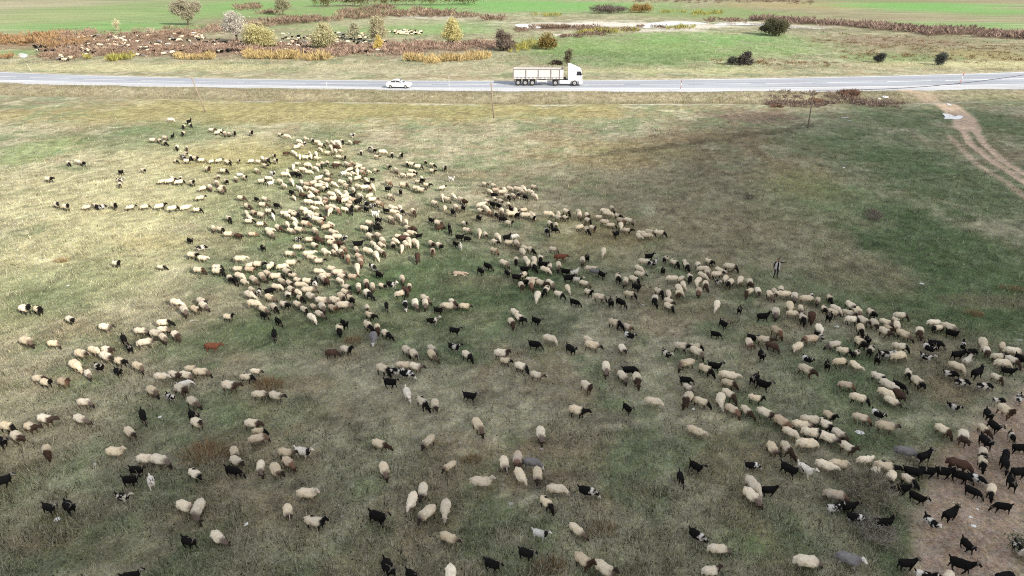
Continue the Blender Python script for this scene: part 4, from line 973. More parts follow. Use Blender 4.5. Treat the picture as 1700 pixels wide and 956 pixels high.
# ================================================================ THE SHEPHERD
M_CLOTH = attr_mat('clothes', .9, .15, 20.0)
def shepherd():
    gx, gy, gz = ground_at(1287, 461)
    def skin(joints, edges, root=0, sub=2):
        me = bpy.data.meshes.new('tmp'); me.from_pydata([j[0] for j in joints], edges, []); me.update()
        o = bpy.data.objects.new('tmp', me); COL.objects.link(o)
        o.modifiers.new('k', 'SKIN')
        for i, j in enumerate(joints):
            me.skin_vertices[0].data[i].radius = j[1]
        for i in range(len(joints)): me.skin_vertices[0].data[i].use_root = (i == root)
        s = o.modifiers.new('s', 'SUBSURF'); s.levels = sub
        dg = bpy.context.evaluated_depsgraph_get()
        out = bpy.data.meshes.new_from_object(o.evaluated_get(dg)); bpy.data.objects.remove(o); bpy.data.meshes.remove(me)
        return out
    # figure faces -y (towards us); +x arm held out
    J = [((0, 0, .95), (.155, .115)), ((0, 0, 1.10), (.150, .11)), ((0, -.005, 1.28), (.175, .12)), ((0, 0, 1.42), (.15, .10)), ((0, 0, 1.50), (.058, .058)), ((0, -.01, 1.56), (.065, .07)), ((0, -.015, 1.64), (.082, .098)), ((0, -.012, 1.70), (.072, .085)), ((0, -.01, 1.735), (.035, .045)),
         ((.10, 0, .88), (.105, .105)), ((.12, -.02, .50), (.068, .072)), ((.13, .02, .12), (.046, .05)), ((.135, -.03, .05), (.045, .042)), ((.145, -.16, .035), (.04, .03)),
         ((-.10, 0, .88), (.105, .105)), ((-.13, -.05, .50), (.068, .072)), ((-.15, -.03, .12), (.046, .05)), ((-.155, -.08, .05), (.045, .042)), ((-.17, -.21, .035), (.04, .03)),
         ((.20, 0, 1.42), (.075, .075)), ((.46, -.03, 1.38), (.05, .05)), ((.70, -.06, 1.41), (.034, .034)), ((.76, -.07, 1.415), (.030, .04)), ((.80, -.075, 1.42), (.022, .04)),
         ((-.21, 0, 1.41), (.075, .075)), ((-.29, -.02, 1.15), (.05, .05)), ((-.31, -.12, .93), (.034, .034)), ((-.31, -.14, .87), (.03, .04)), ((-.31, -.15, .83), (.022, .036))]
    E = [(0, 1), (1, 2), (2, 3), (3, 4), (4, 5), (5, 6), (6, 7), (7, 8), (0, 9), (9, 10), (10, 11), (11, 12), (12, 13), (0, 14), (14, 15), (15, 16), (16, 17), (17, 18), (3, 19), (19, 20), (20, 21), (21, 22), (22, 23), (3, 24), (24, 25), (25, 26), (26, 27), (27, 28)]
    for side, hand, d in ((1, 23, Vector((1, -.05, .02))), (-1, 28, Vector((0, -.35, -.9)))):
        h = Vector(J[hand][0])
        for q, (off, ln) in enumerate(((-.028, .075), (-.01, .085), (.01, .08), (.028, .062))):
            o3 = Vector((0, off, 0)) if side == 1 else Vector((0, off * .6, 0)) + Vector((0, 0, 0))
            a = h + o3 + d * .02; m = a + d * ln * .55; e = m + (d * ln * .4 if side == 1 else Vector((.03, -.02, .0)))
            b = len(J)
            J.extend([(tuple(a), (.0095, .0095)), (tuple(m), (.009, .009)), (tuple(e), (.0075, .0075))])
            E.extend([(hand, b), (b, b + 1), (b + 1, b + 2)])
        t0 = Vector(J[hand - 1][0]) + (Vector((.01, -.045, .0)) if side == 1 else Vector((.02, -.03, .0)))
        b = len(J)
        J.extend([(tuple(t0), (.012, .012)), (tuple(t0 + d * .035 + Vector((0, -.02, .0))), (.010, .010))])
        E.extend([(hand - 1, b), (b, b + 1)])
    me = skin(J, E)
    n = len(me.vertices); V = np.empty(n * 3, np.float32); me.vertices.foreach_get('co', V); V = V.reshape(-1, 3)
    skinc, blk, trou, shoe = (.32, .19, .13), (.014, .013, .014), (.030, .032, .036), (.03, .022, .018)
    c = np.empty((n, 3)); c[:] = blk
    c[V[:, 2] < .98] = trou; c[V[:, 2] < .075] = shoe
    c[(np.abs(V[:, 0]) < .13) & (V[:, 2] > 1.49)] = skinc
    c[(V[:, 0] > .70)] = skinc; c[(V[:, 0] < -.26) & (V[:, 2] < .92) & (V[:, 2] > .7)] = skinc
    a = me.color_attributes.new('Col', 'FLOAT_COLOR', 'POINT'); c4 = np.ones((n, 4), np.float32); c4[:, :3] = c; a.data.foreach_set('color', c4.ravel())
    me.polygons.foreach_set('use_smooth', np.ones(len(me.polygons), bool))
    body = link('person', me, loc=(gx, gy, gz), rotz=R(0), material=M_CLOTH)
    body.scale = (.88, .88, .88)
    tag(body, 'man in grey vest and dark trousers standing with one arm held out', 'person')
    sv, sf = unit_sphere(12, 8)
    M_SKIN, M_DARK, M_VEST = mat('skin', (.32, .19, .13), .6), mat('dark_hair', (.02, .016, .014), .7), mat('vest_cloth', (.46, .43, .42), .9, .2, 15)
    def blob(name, c, r, m):
        b = MB(); b.add([(c[0] + p[0] * r[0], c[1] + p[1] * r[1], c[2] + p[2] * r[2]) for p in sv], sf)
        return b.build(name, m, body, smooth=True)
    # hair: a cap of short dark hair over crown and nape
    hb = MB(); hv = [(p[0] * .084, .008 + p[1] * .104, 1.672 + p[2] * .098) for p in sv]
    hf = [f for f in sf if np.mean([hv[i][2] for i in f]) > 1.675 + (.028 if np.mean([hv[i][1] for i in f]) < -.03 else -.05)]
    hb.add(hv, hf); hb.build('hair', M_DARK, body, smooth=True)
    blob('nose', (0, -.118, 1.625), (.014, .022, .022), M_SKIN)
    for sg in (-1, 1):
        blob('ear', (sg * .083, .0, 1.63), (.012, .022, .032), M_SKIN)
        blob('eye', (sg * .030, -.100, 1.648), (.013, .010, .008), M_DARK)
    blob('mouth', (0, -.103, 1.583), (.026, .008, .006), mat('lips', (.20, .08, .07), .6))
    blob('moustache', (0, -.106, 1.597), (.030, .009, .007), M_DARK)
    # open vest: two front panels and a back, set off from the body
    vb = MB(); prof = [(.84, .225, .190), (1.05, .225, .180), (1.20, .228, .180), (1.32, .225, .175), (1.43, .205, .150), (1.49, .11, .11)]
    angs = [R(t) for t in range(-70, 251, 10)]
    for side in (0, 1):
        base = len(vb.v)
        for z, rx, ry in prof:
            for t in angs:
                k = 1.0 - .07 * side
                vb.v.append((math.cos(t) * rx * k, math.sin(t) * ry * k, z))
        m = len(angs)
        for i in range(len(prof) - 1):
            for j in range(m - 1): vb.f.append((base + i * m + j, base + i * m + j + 1, base + (i + 1) * m + j + 1, base + (i + 1) * m + j))
    vb.build('vest', M_VEST, body, smooth=True)
    b = MB(); b.tube([(-.30, -.20, 1.02), (-.29, -.15, .80), (-.24, -.02, .02)], [.016, .017, .014], 6)
    st = b.build('walking_stick', mat('bleached_wood', (.55, .48, .38), .8, .2, 20))
    st.location = (gx, gy, gz); st.scale = (.88, .88, .88)
    tag(st, 'pale wooden stick held low in the shepherd\'s hand', 'stick')
shepherd()

# ================================================================ VEHICLES
M_WHITE = mat('white_paint', (.68, .68, .68), .35, .10, 3, spec=.5)
M_DIRTY = mat('dirty_white_paint', (.46, .45, .44), .6, .25, 1.3)
M_GLASS = mat('tinted_glass', (.02, .025, .035), .06, .05, 2, spec=.8)
M_RUB = mat('tyre_rubber', (.022, .021, .020), .9, .2, 10)
M_RIM = mat('steel_rim', (.38, .38, .39), .45, .15, 10, metal=.4)
M_CHAS = mat('chassis_steel', (.05, .05, .055), .7, .3, 4)
M_GREYM = mat('grey_metal', (.20, .18, .18), .6, .25, 3)
M_LAMP = mat('lamp_glass', (.75, .75, .72), .15, .02, 4, spec=.8)
M_RED = mat('red_lens', (.42, .03, .02), .3, .1, 4)
def road_pose(px, py):
    x, y = P(px, py, ROAD_Z); n, _ = road_edges(np.array([x - 1, x + 1]))
    return float(x), float(y), math.atan2(float(n[1] - n[0]), 2.0)
def wheel(parent, x, y, r, w, out):
    b = MB(); b.wheel((x, y, r), r, w, 22, r * .55)
    t = b.build('wheel', M_RUB, parent, smooth=False)
    b = MB(); b.wheel((x, y + out * w * .05, r), r * .56, w * .8, 16, .0); rim = b.build('rim', M_RIM, t)
    b = MB(); b.wheel((x, y + out * w * .48, r), r * .20, w * .22, 10, .0); b.build('hub_cap', M_GREYM, t)
    return t
def lorry():
    x, y, a = road_pose(850 + 2, 142.2)
    t = empty('tipper_truck', (x, y, ROAD_Z + .012), a)
    tag(t, 'white articulated tipper lorry driving along the road', 'truck')
    W = 2.5
    yc = W / 2
    # trailer body: hollow box with ribs and a load inside
    b = MB(); b.box((4.62, .03, 2.36), (9.2, .06, 1.96)).box((4.62, W - .03, 2.36), (9.2, .06, 1.96)).box((.03, yc, 2.36), (.06, W - .124, 1.95)).box((9.21, yc, 2.40), (.06, W - .124, 1.85)).box((4.62, yc, 1.45), (9.12, W - .13, .10))
    tb = b.build('trailer_body', M_DIRTY, t, .015)
    tb.scale.z = .88
    for rx in (.06, 2.35, 4.65, 6.95, 8.55):
        for sy in (-.035, W + .035):
            b = MB(); b.box((rx, sy, 2.36), (.16, .075, 2.0)); b.build('rib', M_GREYM, tb, .01)
    for sy in (-.02, W + .02):
        b = MB(); b.box((4.62, sy, 3.36), (9.3, .13, .13)); b.build('top_rail', M_GREYM, tb, .02)
        b = MB(); b.box((4.62, sy, 1.72), (9.26, .05, .05)); b.build('side_rail', M_GREYM, tb)
        for rx in np.linspace(.75, 8.0, 11):
            b = MB(); b.box((float(rx), sy - .012 * (1 if sy < 0 else -1), 1.60), (.30, .05, .10)); b.build('reflector', M_GREYM, tb)
    b = MB(); b.add([(0.1, .1, 2.95), (9.1, .1, 2.95), (9.1, W - .1, 2.95), (.1, W - .1, 2.95), (2.5, yc, 3.2), (6.8, yc, 3.22)], [(0, 1, 5, 4), (2, 3, 4, 5), (1, 2, 5), (3, 0, 4)])
    b.build('load', mat('grain_load', (.16, .13, .11), .95, .3, 5), tb)
    b = MB(); b.box((8.75, .02, 2.55), (.5, .05, 1.5)); b.build('ladder_panel', M_WHITE, tb, .01)
    # chassis
    b = MB(); b.box((5.0, .75, 1.18), (9.6, .14, .30)).box((5.0, W - .75, 1.18), (9.6, .14, .30)).box((10.3, yc, .92), (4.0, .9, .22)).box((.25, yc, .75), (.10, 2.3, .14))
    b.build('chassis', M_CHAS, t, .01)
    b = MB(); b.box((5.35, .16, .95), (1.9, .05, .10)).box((5.35, .16, .70), (1.9, .05, .10)).box((4.5, .17, .85), (.08, .05, .5)).box((6.2, .17, .85), (.08, .05, .5)); b.build('side_guard', M_WHITE, t)
    b = MB(); b.box((5.35, .50, .82), (1.3, .55, .5)); b.build('tool_box', M_GREYM, t, .04)
    b = MB(); b.box((.10, -.02, 1.50), (.10, .10, .5)); b.build('tail_lamp', M_RED, t)
    for wx in (.91, 2.22, 3.55, 7.80, 11.35):
        for sy, o in ((.18, -1), (W - .18, 1)):
            wheel(t, wx, sy, .53, .34, o)
    for wx in (.91, 2.22, 3.55):
        b = MB()
        for sy in (.18, W - .18): b.box((wx, sy, 1.12), (1.0, .40, .04))
        b.build('mudguard', M_CHAS, t, .01)
    # cab
    prof = [(10.10, .95), (12.62, .95), (12.72, 1.15), (12.70, 2.15), (12.55, 3.05), (12.32, 3.36), (11.55, 3.75), (10.55, 4.22), (10.10, 4.28)]
    b = MB(); b.prism(prof, .02, W - .02, .035, 2.2); cab = b.build('cab', M_WHITE, t, .05); cab.scale.z = .885
    b = MB(); b.prism([(11.62, 2.15), (12.60, 2.15), (12.44, 2.95), (11.75, 2.95)], -.012, .10, .035, 2.2); b.build('side_window', M_GLASS, cab)
    b = MB(); b.prism([(11.62, 2.15), (12.60, 2.15), (12.44, 2.95), (11.75, 2.95)], W - .10, W + .012, .035, 2.2); b.build('side_window', M_GLASS, cab)
    b = MB(); b.add([(12.722, .18, 2.20), (12.722, W - .18, 2.20), (12.585, W - .24, 3.02), (12.585, .24, 3.02)], [(0, 1, 2, 3)]); b.build('windscreen', M_GLASS, cab)
    b = MB(); b.box((11.75, .005, 1.55), (.16, .03, .05)); b.build('door_handle', M_CHAS, cab)
    b = MB(); b.box((12.62, -.16, 2.55), (.10, .18, .50)); b.build('mirror', M_CHAS, cab, .02)
    b = MB(); b.box((12.62, W + .16, 2.55), (.10, .18, .50)); b.build('mirror', M_CHAS, cab, .02)
    b = MB(); b.box((12.45, yc, .62), (.62, 2.42, .62)); b.build('bumper', M_WHITE, t, .06)
    for sy in (.25, W - .25):
        b = MB(); b.box((12.765, sy, .72), (.04, .36, .22)); b.build('headlight', M_LAMP, t, .01)
    b = MB(); b.box((9.55, .16, .72), (1.95, .08, .62)).box((9.55, W - .16, .72), (1.95, .08, .62)); b.build('side_skirt', M_WHITE, t, .03)
    b = MB(); b.box((10.30, .13, .86), (.22, .03, .10)); b.build('skirt_vent', M_CHAS, t)
    b = MB(); b.prism([(10.74, .9), (10.9, 1.1), (11.8, 1.1), (11.96, .9), (11.80, 1.16), (10.9, 1.16)], .02, .34); b.build('wheel_arch', M_CHAS, t)
lorry()
def car():
    x, y, a = road_pose(641, 146.6)
    t = empty('car', (x, y, ROAD_Z + .012), a)
    tag(t, 'white four door saloon car on the road behind the lorry', 'car')
    W = 1.78
    low = [(0.02, .42), (.10, .28), (4.30, .26), (4.46, .40), (4.47, .62), (4.36, .78), (3.30, .95), (2.9, .98), (.55, 1.02), (.10, .96), (.0, .72)]
    b = MB(); b.prism(low, 0, W, .06, .75); body = b.build('body', M_WHITE, t, .06)
    cabn = [(.45, .99), (.75, 1.20), (1.25, 1.42), (1.80, 1.48), (2.30, 1.44), (2.75, 1.24), (3.25, .95)]
    b = MB(); b.prism(cabn, .08, W - .08, .28, .98); b.build('roof', M_WHITE, body, .04)
    for s0, s1 in ((.062, .20), (W - .20, W - .062)):
        b = MB(); b.prism([(.72, 1.03), (.98, 1.26), (1.35, 1.38), (1.72, 1.40), (1.74, 1.03)], s0, s1, .28, .98); b.build('window', M_GLASS, t)
        b = MB(); b.prism([(1.80, 1.03), (1.80, 1.40), (2.25, 1.37), (2.60, 1.22), (2.95, 1.03)], s0, s1, .28, .98); b.build('window', M_GLASS, t)
    b = MB(); b.add([(3.24, .16, .972), (3.24, W - .16, .972), (2.40, W - .26, 1.420), (2.40, .26, 1.420)], [(0, 1, 2, 3)]); b.build('windscreen', M_GLASS, t)
    b = MB(); b.add([(.44, .16, 1.015), (.44, W - .16, 1.015), (1.12, W - .26, 1.39), (1.12, .26, 1.39)], [(3, 2, 1, 0)]); b.build('rear_window', M_GLASS, t)
    for wx in (.82, 3.58):
        for sy, o in ((.09, -1), (W - .09, 1)): wheel(t, wx, sy, .32, .20, o)
    for sy in (.16, W - .16):
        b = MB(); b.box((4.40, sy, .66), (.16, .30, .14)); b.build('headlight', M_LAMP, t, .03)
        b = MB(); b.box((.05, sy, .78), (.12, .28, .14)); b.build('tail_lamp', M_RED, t, .03)
    for sy in (-.07, W + .07):
        b = MB(); b.box((2.88, sy, 1.02), (.12, .16, .11)); b.build('mirror', M_WHITE, t, .03)
    for dx in (1.45, 2.35):
        b = MB(); b.box((dx, -.006, .84), (.18, .02, .03)); b.build('door_handle', M_CHAS, t)
    b = MB(); b.box((2.2, .02, .30), (2.2, .05, .06)); b.build('sill', M_CHAS, t)
car()

# ================================================================ POLES, POSTS AND WIRE
M_WOOD = mat('weathered_pole', (.23, .185, .14), .9, .25, 6, bump=.3)
M_POSTW = mat('white_post', (.62, .60, .58), .6, .1, 6)
M_POSTR = mat('red_band', (.40, .06, .04), .6, .15, 6)
def project(x, y, z):
    dz = z - CAM_H; f = y * CP - dz * SP; u = y * SP + dz * CP
    return 850 + FPX * x / f, 478 - FPX * u / f
def stand(px, py, top_px, top_py):
    x, y, z = ground_at(px, py); h = 1.0
    while project(x, y, z + h)[1] > top_py and h < 14: h += .02
    lean = (top_px - px) * depth(py) / FPX
    return x, y, z, h, lean
tops = []
for px, py, tx, ty, lab in ((341, 186, 329, 128, 'leaning wooden pole on the sunny grass nearer the car than the lorry'), (820, 196, 816, 138, 'wooden pole standing in front of the rear of the lorry'), (1341, 212, 1340, 149, 'wooden pole with a wire beside the heap of dry weeds')):
    x, y, z, h, lean = stand(px, py, tx, ty)
    t = empty('utility_pole', (x, y, z)); tag(t, lab, 'pole', 'wooden poles on the near side of the road')
    b = MB(); b.tube([(0, 0, -.1), (lean * .5, 0, h * .5), (lean, 0, h)], [.11, .095, .08], 8); b.build('post', M_WOOD, t, smooth=True)
    b = MB(); b.box((lean, 0, h - .18), (.5, .07, .07)); b.build('crossarm', M_WOOD, t, .01)
    for s in (-.2, .2):
        b = MB(); b.tube([(lean + s, 0, h - .15), (lean + s, 0, h - .03)], [.03, .025], 6); b.build('insulator', M_POSTW, t)
    tops.append((x + lean, y, z + h - .04))
ex, ey = P(1775, 110, 6.4)
ex, ey = float(ex), float(ey)
t = empty('utility_pole', (ex, ey, 0.0)); tag(t, 'wooden pole across the road carrying the far end of the wire', 'pole')
b = MB(); b.tube([(0, 0, -.1), (0, 0, 6.4)], [.11, .08], 8); b.build('post', M_WOOD, t, smooth=True)
p0, p1 = Vector(tops[2]), Vector((ex, ey, 6.36))
b = MB(); b.tube([p0.lerp(p1, k / 12) - Vector((0, 0, 1.0 * 4 * (k / 12) * (1 - k / 12))) for k in range(13)], [.035] * 13, 4)
tag(b.build('overhead_wire', M_CHAS), 'thin dark wire strung from a pole across the road', 'wire')
for px, py, tx, ty, kind, lab in ((1129, 153, 1130, 132, 'red', 'red banded snow marker post on the road edge ahead of the lorry'), (1590, 146, 1594, 120, 'red', 'tilted red banded marker post by the dirt track junction'),
                                  (746, 151, 746, 127, 'grey', 'thin pale post on the verge between car and lorry'), (543, 148, 543, 136, 'grey', 'thin short post on the verge behind the car'), (52, 118, 48, 105, 'white', 'short white post beyond the road by the green marsh')):
    x, y, z, h, lean = stand(px, py, tx, ty)
    t = empty('marker_post', (x, y, z)); tag(t, lab, 'post')
    nseg = 4
    for q in range(nseg):
        b = MB(); b.tube([(lean * q / nseg, 0, h * q / nseg), (lean * (q + 1) / nseg, 0, h * (q + 1) / nseg)], [.05, .05] if kind == 'red' else [.028, .028], 8)
        b.build('band' if kind == 'red' else 'shaft', M_POSTR if (kind == 'red' and q % 2) else M_POSTW, t, smooth=True)

# ================================================================ TREES AND SHRUBS
M_LEAF = attr_mat('foliage', .9, .25, .9, trans=.45)
M_BARK = mat('bark', (.13, .10, .075), .95, .3, 5, bump=.4)
def leaf_cloud(lobes, n, size, c0, c1, g):
    """leaf clumps through the volume of several uneven lobes"""
    W = np.array([l[3] * l[4] * l[5] for l in lobes]); W = W / W.sum()
    k = g.choice(len(lobes), n, p=W); L = np.array([l for l in lobes])[k]
    d = g.normal(0, 1, (n, 3)); d /= np.linalg.norm(d, axis=1)[:, None]
    r = g.random(n) ** .45 * (1 + .26 * g.normal(0, 1, n))
    ctr = L[:, :3] + d * L[:, 3:6] * r[:, None]
    # sub-clumps: pull leaves towards random twig ends
    tw = ctr[g.integers(0, n, max(20, n // 28))]
    j = g.integers(0, len(tw), n); q = g.random(n)[:, None] * .42
    near = np.linalg.norm(tw[j] - ctr, axis=1)[:, None] < 1.6 * L[:, 3:4]
    ctr = np.where(near, ctr * (1 - q) + tw[j] * q, ctr)
    a = g.normal(0, 1, (n, 3)); a /= np.linalg.norm(a, axis=1)[:, None]
    b = np.cross(a, g.normal(0, 1, (n, 3))); b /= np.linalg.norm(b, axis=1)[:, None]
    s = size * (.6 + .8 * g.random(n))[:, None]
    V = np.stack([ctr - a * s * .5 - b * s * .3, ctr + a * s * .5 - b * s * .2, ctr + b * s * .55], 1)
    t = g.random((n, 1)); c = (np.array(c0) * (1 - t) + np.array(c1) * t)
    return V.reshape(-1, 3), np.arange(3 * n).reshape(-1, 3), np.repeat(c, 3, 0)
TREES = [  # base x, y, crown lobes (dx, z, half width, half height) in metres, colours, leaves, label
 (313, 42, [(-3.2, 5.6, 3.0, 2.3), (2.4, 6.3, 3.0, 2.2), (-1.0, 7.6, 2.2, 1.6), (.2, 3.6, 2.6, 1.9), (-4.6, 6.8, 1.5, 1.2), (4.6, 6.9, 1.4, 1.2)], (.20, .18, .11), (.40, .36, .25), 3600, 'large grey green willow with two lobes casting shade on the far meadow'),
 (394, 71, [(0, 5.6, 3.0, 2.5), (-.8, 7.2, 1.8, 1.4), (.9, 3.8, 3.2, 1.9), (-2.0, 4.2, 1.8, 1.6)], (.26, .235, .19), (.46, .43, .37), 2300, 'pale grey feathery willow behind the yellow bush in the scrub'),
 (432, 80, [(0, 4.2, 3.6, 2.4), (-2.0, 3.0, 2.6, 1.9), (2.4, 3.0, 2.4, 1.9), (.3, 1.8, 4.2, 1.5)], (.26, .235, .07), (.50, .46, .20), 2800, 'broad rounded yellow green bush in the scrub beside the pale willow'),
 (540, 84, [(0, 4.8, 2.4, 2.0), (-1.0, 3.2, 2.4, 2.0), (1.2, 3.2, 2.2, 2.0), (-1.6, 1.6, 2.2, 1.5), (.4, 6.0, 1.4, 1.1)], (.25, .23, .10), (.46, .43, .22), 2200, 'tall ragged yellow green bush with the herd packed on both sides'),
 (589, 66, [(0, 2.9, 1.8, 1.6), (.4, 4.0, 1.1, 1.0), (-.6, 1.8, 1.8, 1.2)], (.22, .22, .12), (.42, .40, .26), 1000, 'small pale green tree among the goats, shorter than its neighbours'),
 (628, 70, [(0, 4.6, 2.2, 2.2), (-.8, 3.0, 2.4, 1.9), (1.0, 2.8, 2.4, 1.9), (0, 6.2, 1.3, 1.2)], (.22, .20, .10), (.42, .38, .22), 2000, 'olive tree right next to the tight bunch of goats'),
 (629, 83, [(0, 2.0, 1.1, 1.2), (.2, 3.1, .7, .8), (-.3, 1.1, 1.2, .8)], (.36, .26, .03), (.60, .48, .10), 700, 'small bright yellow tree below the olive tree'),
 (752, 72, [(0, 3.8, 2.2, 2.2), (0, 5.6, 1.4, 1.5), (-.6, 2.2, 2.5, 1.6), (.9, 2.4, 2.0, 1.5)], (.30, .27, .07), (.54, .49, .20), 2000, 'lone yellow green pear shaped tree on the far meadow'),
 (836, 84, [(0, 2.4, 2.3, 2.0), (-.8, 4.2, 1.3, 1.2), (.8, 1.6, 2.4, 1.4)], (.14, .095, .075), (.28, .22, .16), 1400, 'brown leafless looking bush with pale tip at the end of the scrub'),
 (470, 25, [(0, 4.6, 3.4, 2.6), (-1.0, 6.0, 2.0, 1.6), (1.0, 3.2, 3.0, 1.6)], (.17, .165, .08), (.34, .32, .19), 1500, 'single olive green tree on the meadow far behind the scrub'),
 (908, 82, [(0, 2.4, 1.9, 1.9), (-.8, 1.6, 1.6, 1.5), (1.2, 1.5, 1.5, 1.3)], (.09, .10, .03), (.44, .28, .04), 1300, 'green and orange bush at the end of the green reeds'),
 (1277, 57, [(0, 2.8, 2.6, 2.0), (-1.2, 2.0, 2.2, 1.6), (1.0, 3.6, 1.8, 1.4)], (.060, .065, .025), (.16, .155, .075), 1800, 'dark green bushy willow by the shallow river bed, wider left half'),
 (1293, 60, [(0, 2.6, 2.6, 2.0), (1.0, 3.2, 2.0, 1.6), (-.6, 1.5, 2.6, 1.3)], (.060, .065, .025), (.17, .16, .080), 1800, 'dark green bushy willow touching its twin, nearer the road'),
 (943, 109, [(0, 2.2, 1.0, 1.0), (.2, 3.0, .7, .7), (-.2, 1.3, .9, .8)], (.12, .11, .06), (.22, .19, .11), 600, 'thin brownish young tree rising behind the lorry cab'),
 (926, 107, [(0, .5, 1.5, .5), (-.9, .4, 1.0, .4)], (.10, .07, .045), (.20, .14, .09), 450, 'low brown shrub behind the gap between trailer and cab'),
 (1235, 108, [(0, 1.4, 1.3, 1.3), (.5, 2.3, .9, .8), (-.6, .8, 1.2, .8), (1.4, .6, .8, .6)], (.055, .050, .045), (.15, .125, .11), 1000, 'dark grey brown thorny shrub on the slope ahead of the lorry'),
 (1213, 107, [(0, .8, 1.1, .8), (.3, 1.2, .7, .5)], (.055, .060, .045), (.13, .13, .10), 550, 'small dark shrub beside a bigger grey brown shrub'),
 (1460, 104, [(0, 1.0, 1.2, 1.0), (.3, 1.5, .9, .7)], (.050, .058, .050), (.12, .13, .115), 800, 'dark round shrub alone on the tussocky land across the road'),
 (1562, 108, [(0, 1.3, 1.3, 1.2), (.2, 1.9, 1.0, .8), (-.4, .8, 1.2, .8)], (.045, .055, .048), (.11, .12, .11), 900, 'dark ball shaped shrub close to the far road edge'),
 (194, 51, [(0, 2.0, 1.3, 1.3), (.2, 3.0, .8, .8)], (.36, .33, .18), (.52, .48, .30), 500, 'small pale yellow bush at the edge of the far green meadow'),
 (250, 56, [(0, .9, 2.2, .9), (1.0, .7, 1.6, .7)], (.30, .26, .16), (.48, .42, .28), 500, 'low pale bush below the large two lobed willow'),
 (1012, 22, [(0, 2.2, 4.4, 2.2), (-5, 1.8, 4.2, 1.8), (5.5, 1.8, 3.4, 1.7)], (.115, .085, .075), (.24, .185, .155), 1800, 'mauve brown thicket across the pale river bed'),
 (1062, 21, [(0, 2.2, 3.4, 1.9), (3.4, 2.2, 3.0, 1.8), (-3, 1.6, 2.6, 1.5)], (.26, .155, .03), (.48, .31, .07), 1300, 'orange yellow thicket joined to the mauve one by the river bed'),
]
for ti, (px, py, lobes, c0, c1, n, lab) in enumerate(TREES):
    g = np.random.default_rng(100 + ti)
    x, y, z = ground_at(px, py)
    t = empty('tree' if n >= 1000 else 'shrub', (x, y, z)); tag(t, lab, 'tree' if n >= 1000 else 'shrub')
    L = [(dx, g.uniform(-.5, .5) * w * .6, zz, w, w * .9, hh) for dx, zz, w, hh in lobes]
    lum = lambda c: np.array(c) * .72 + .28 * np.mean(c)
    k_ = 1.5 if px < 780 else 1.1
    c0, c1 = lum(c0) * k_, lum(c1) * k_
    mid_ = (c0 + c1) / 2; c0, c1 = c0 * .5 + mid_ * .5, c1 * .5 + mid_ * .5
    sub_ = []
    for (lx, ly, lz, lw, lv, lh) in L:                    # smaller boughs break the outline
        for q in range(7):
            d = g.normal(0, 1, 3); d /= np.linalg.norm(d); k = g.uniform(.28, .5)
            sub_.append((lx + d[0] * lw * .85, ly + d[1] * lv * .85, max(.4 * lh, lz + d[2] * lh * .85), lw * k, lv * k, lh * k))
    L0 = L; L = L + sub_
    V, F, C = leaf_cloud(L, int(n * 4.2), .30 if n >= 1000 else .18, c0, c1, g)
    V[:, 2] = np.maximum(V[:, 2], .02)
    link('crown', np_mesh('crown', V, F, C), t, material=M_LEAF)
    b = MB(); hmin = min(l[2] for l in L0); r0 = .05 * max(l[2] + l[5] for l in L0) * .6
    b.tube([(0, 0, -.2), (.05, .02, hmin * .5), (0.0, 0, hmin)], [r0 * 1.3, r0, r0 * .8], 7)
    for lx, ly, lz, lw, _, lh in L0:
        b.tube([(0, 0, hmin * .45), (lx * .5, ly * .5, (hmin * .5 + lz) * .5), (lx, ly, lz), (lx * 1.1, ly, lz + lh * .6)], [r0 * .7, r0 * .5, r0 * .35, r0 * .12], 5)
        for q in range(5):
            e = Vector((lx + g.uniform(-1, 1) * lw * .8, ly + g.uniform(-1, 1) * lw * .8, lz + g.uniform(-.3, .9) * lh))
            b.tube([(lx * .7, ly * .7, lz * .8), e], [r0 * .25, r0 * .08], 4)
    b.build('trunk', M_BARK, t, smooth=True)

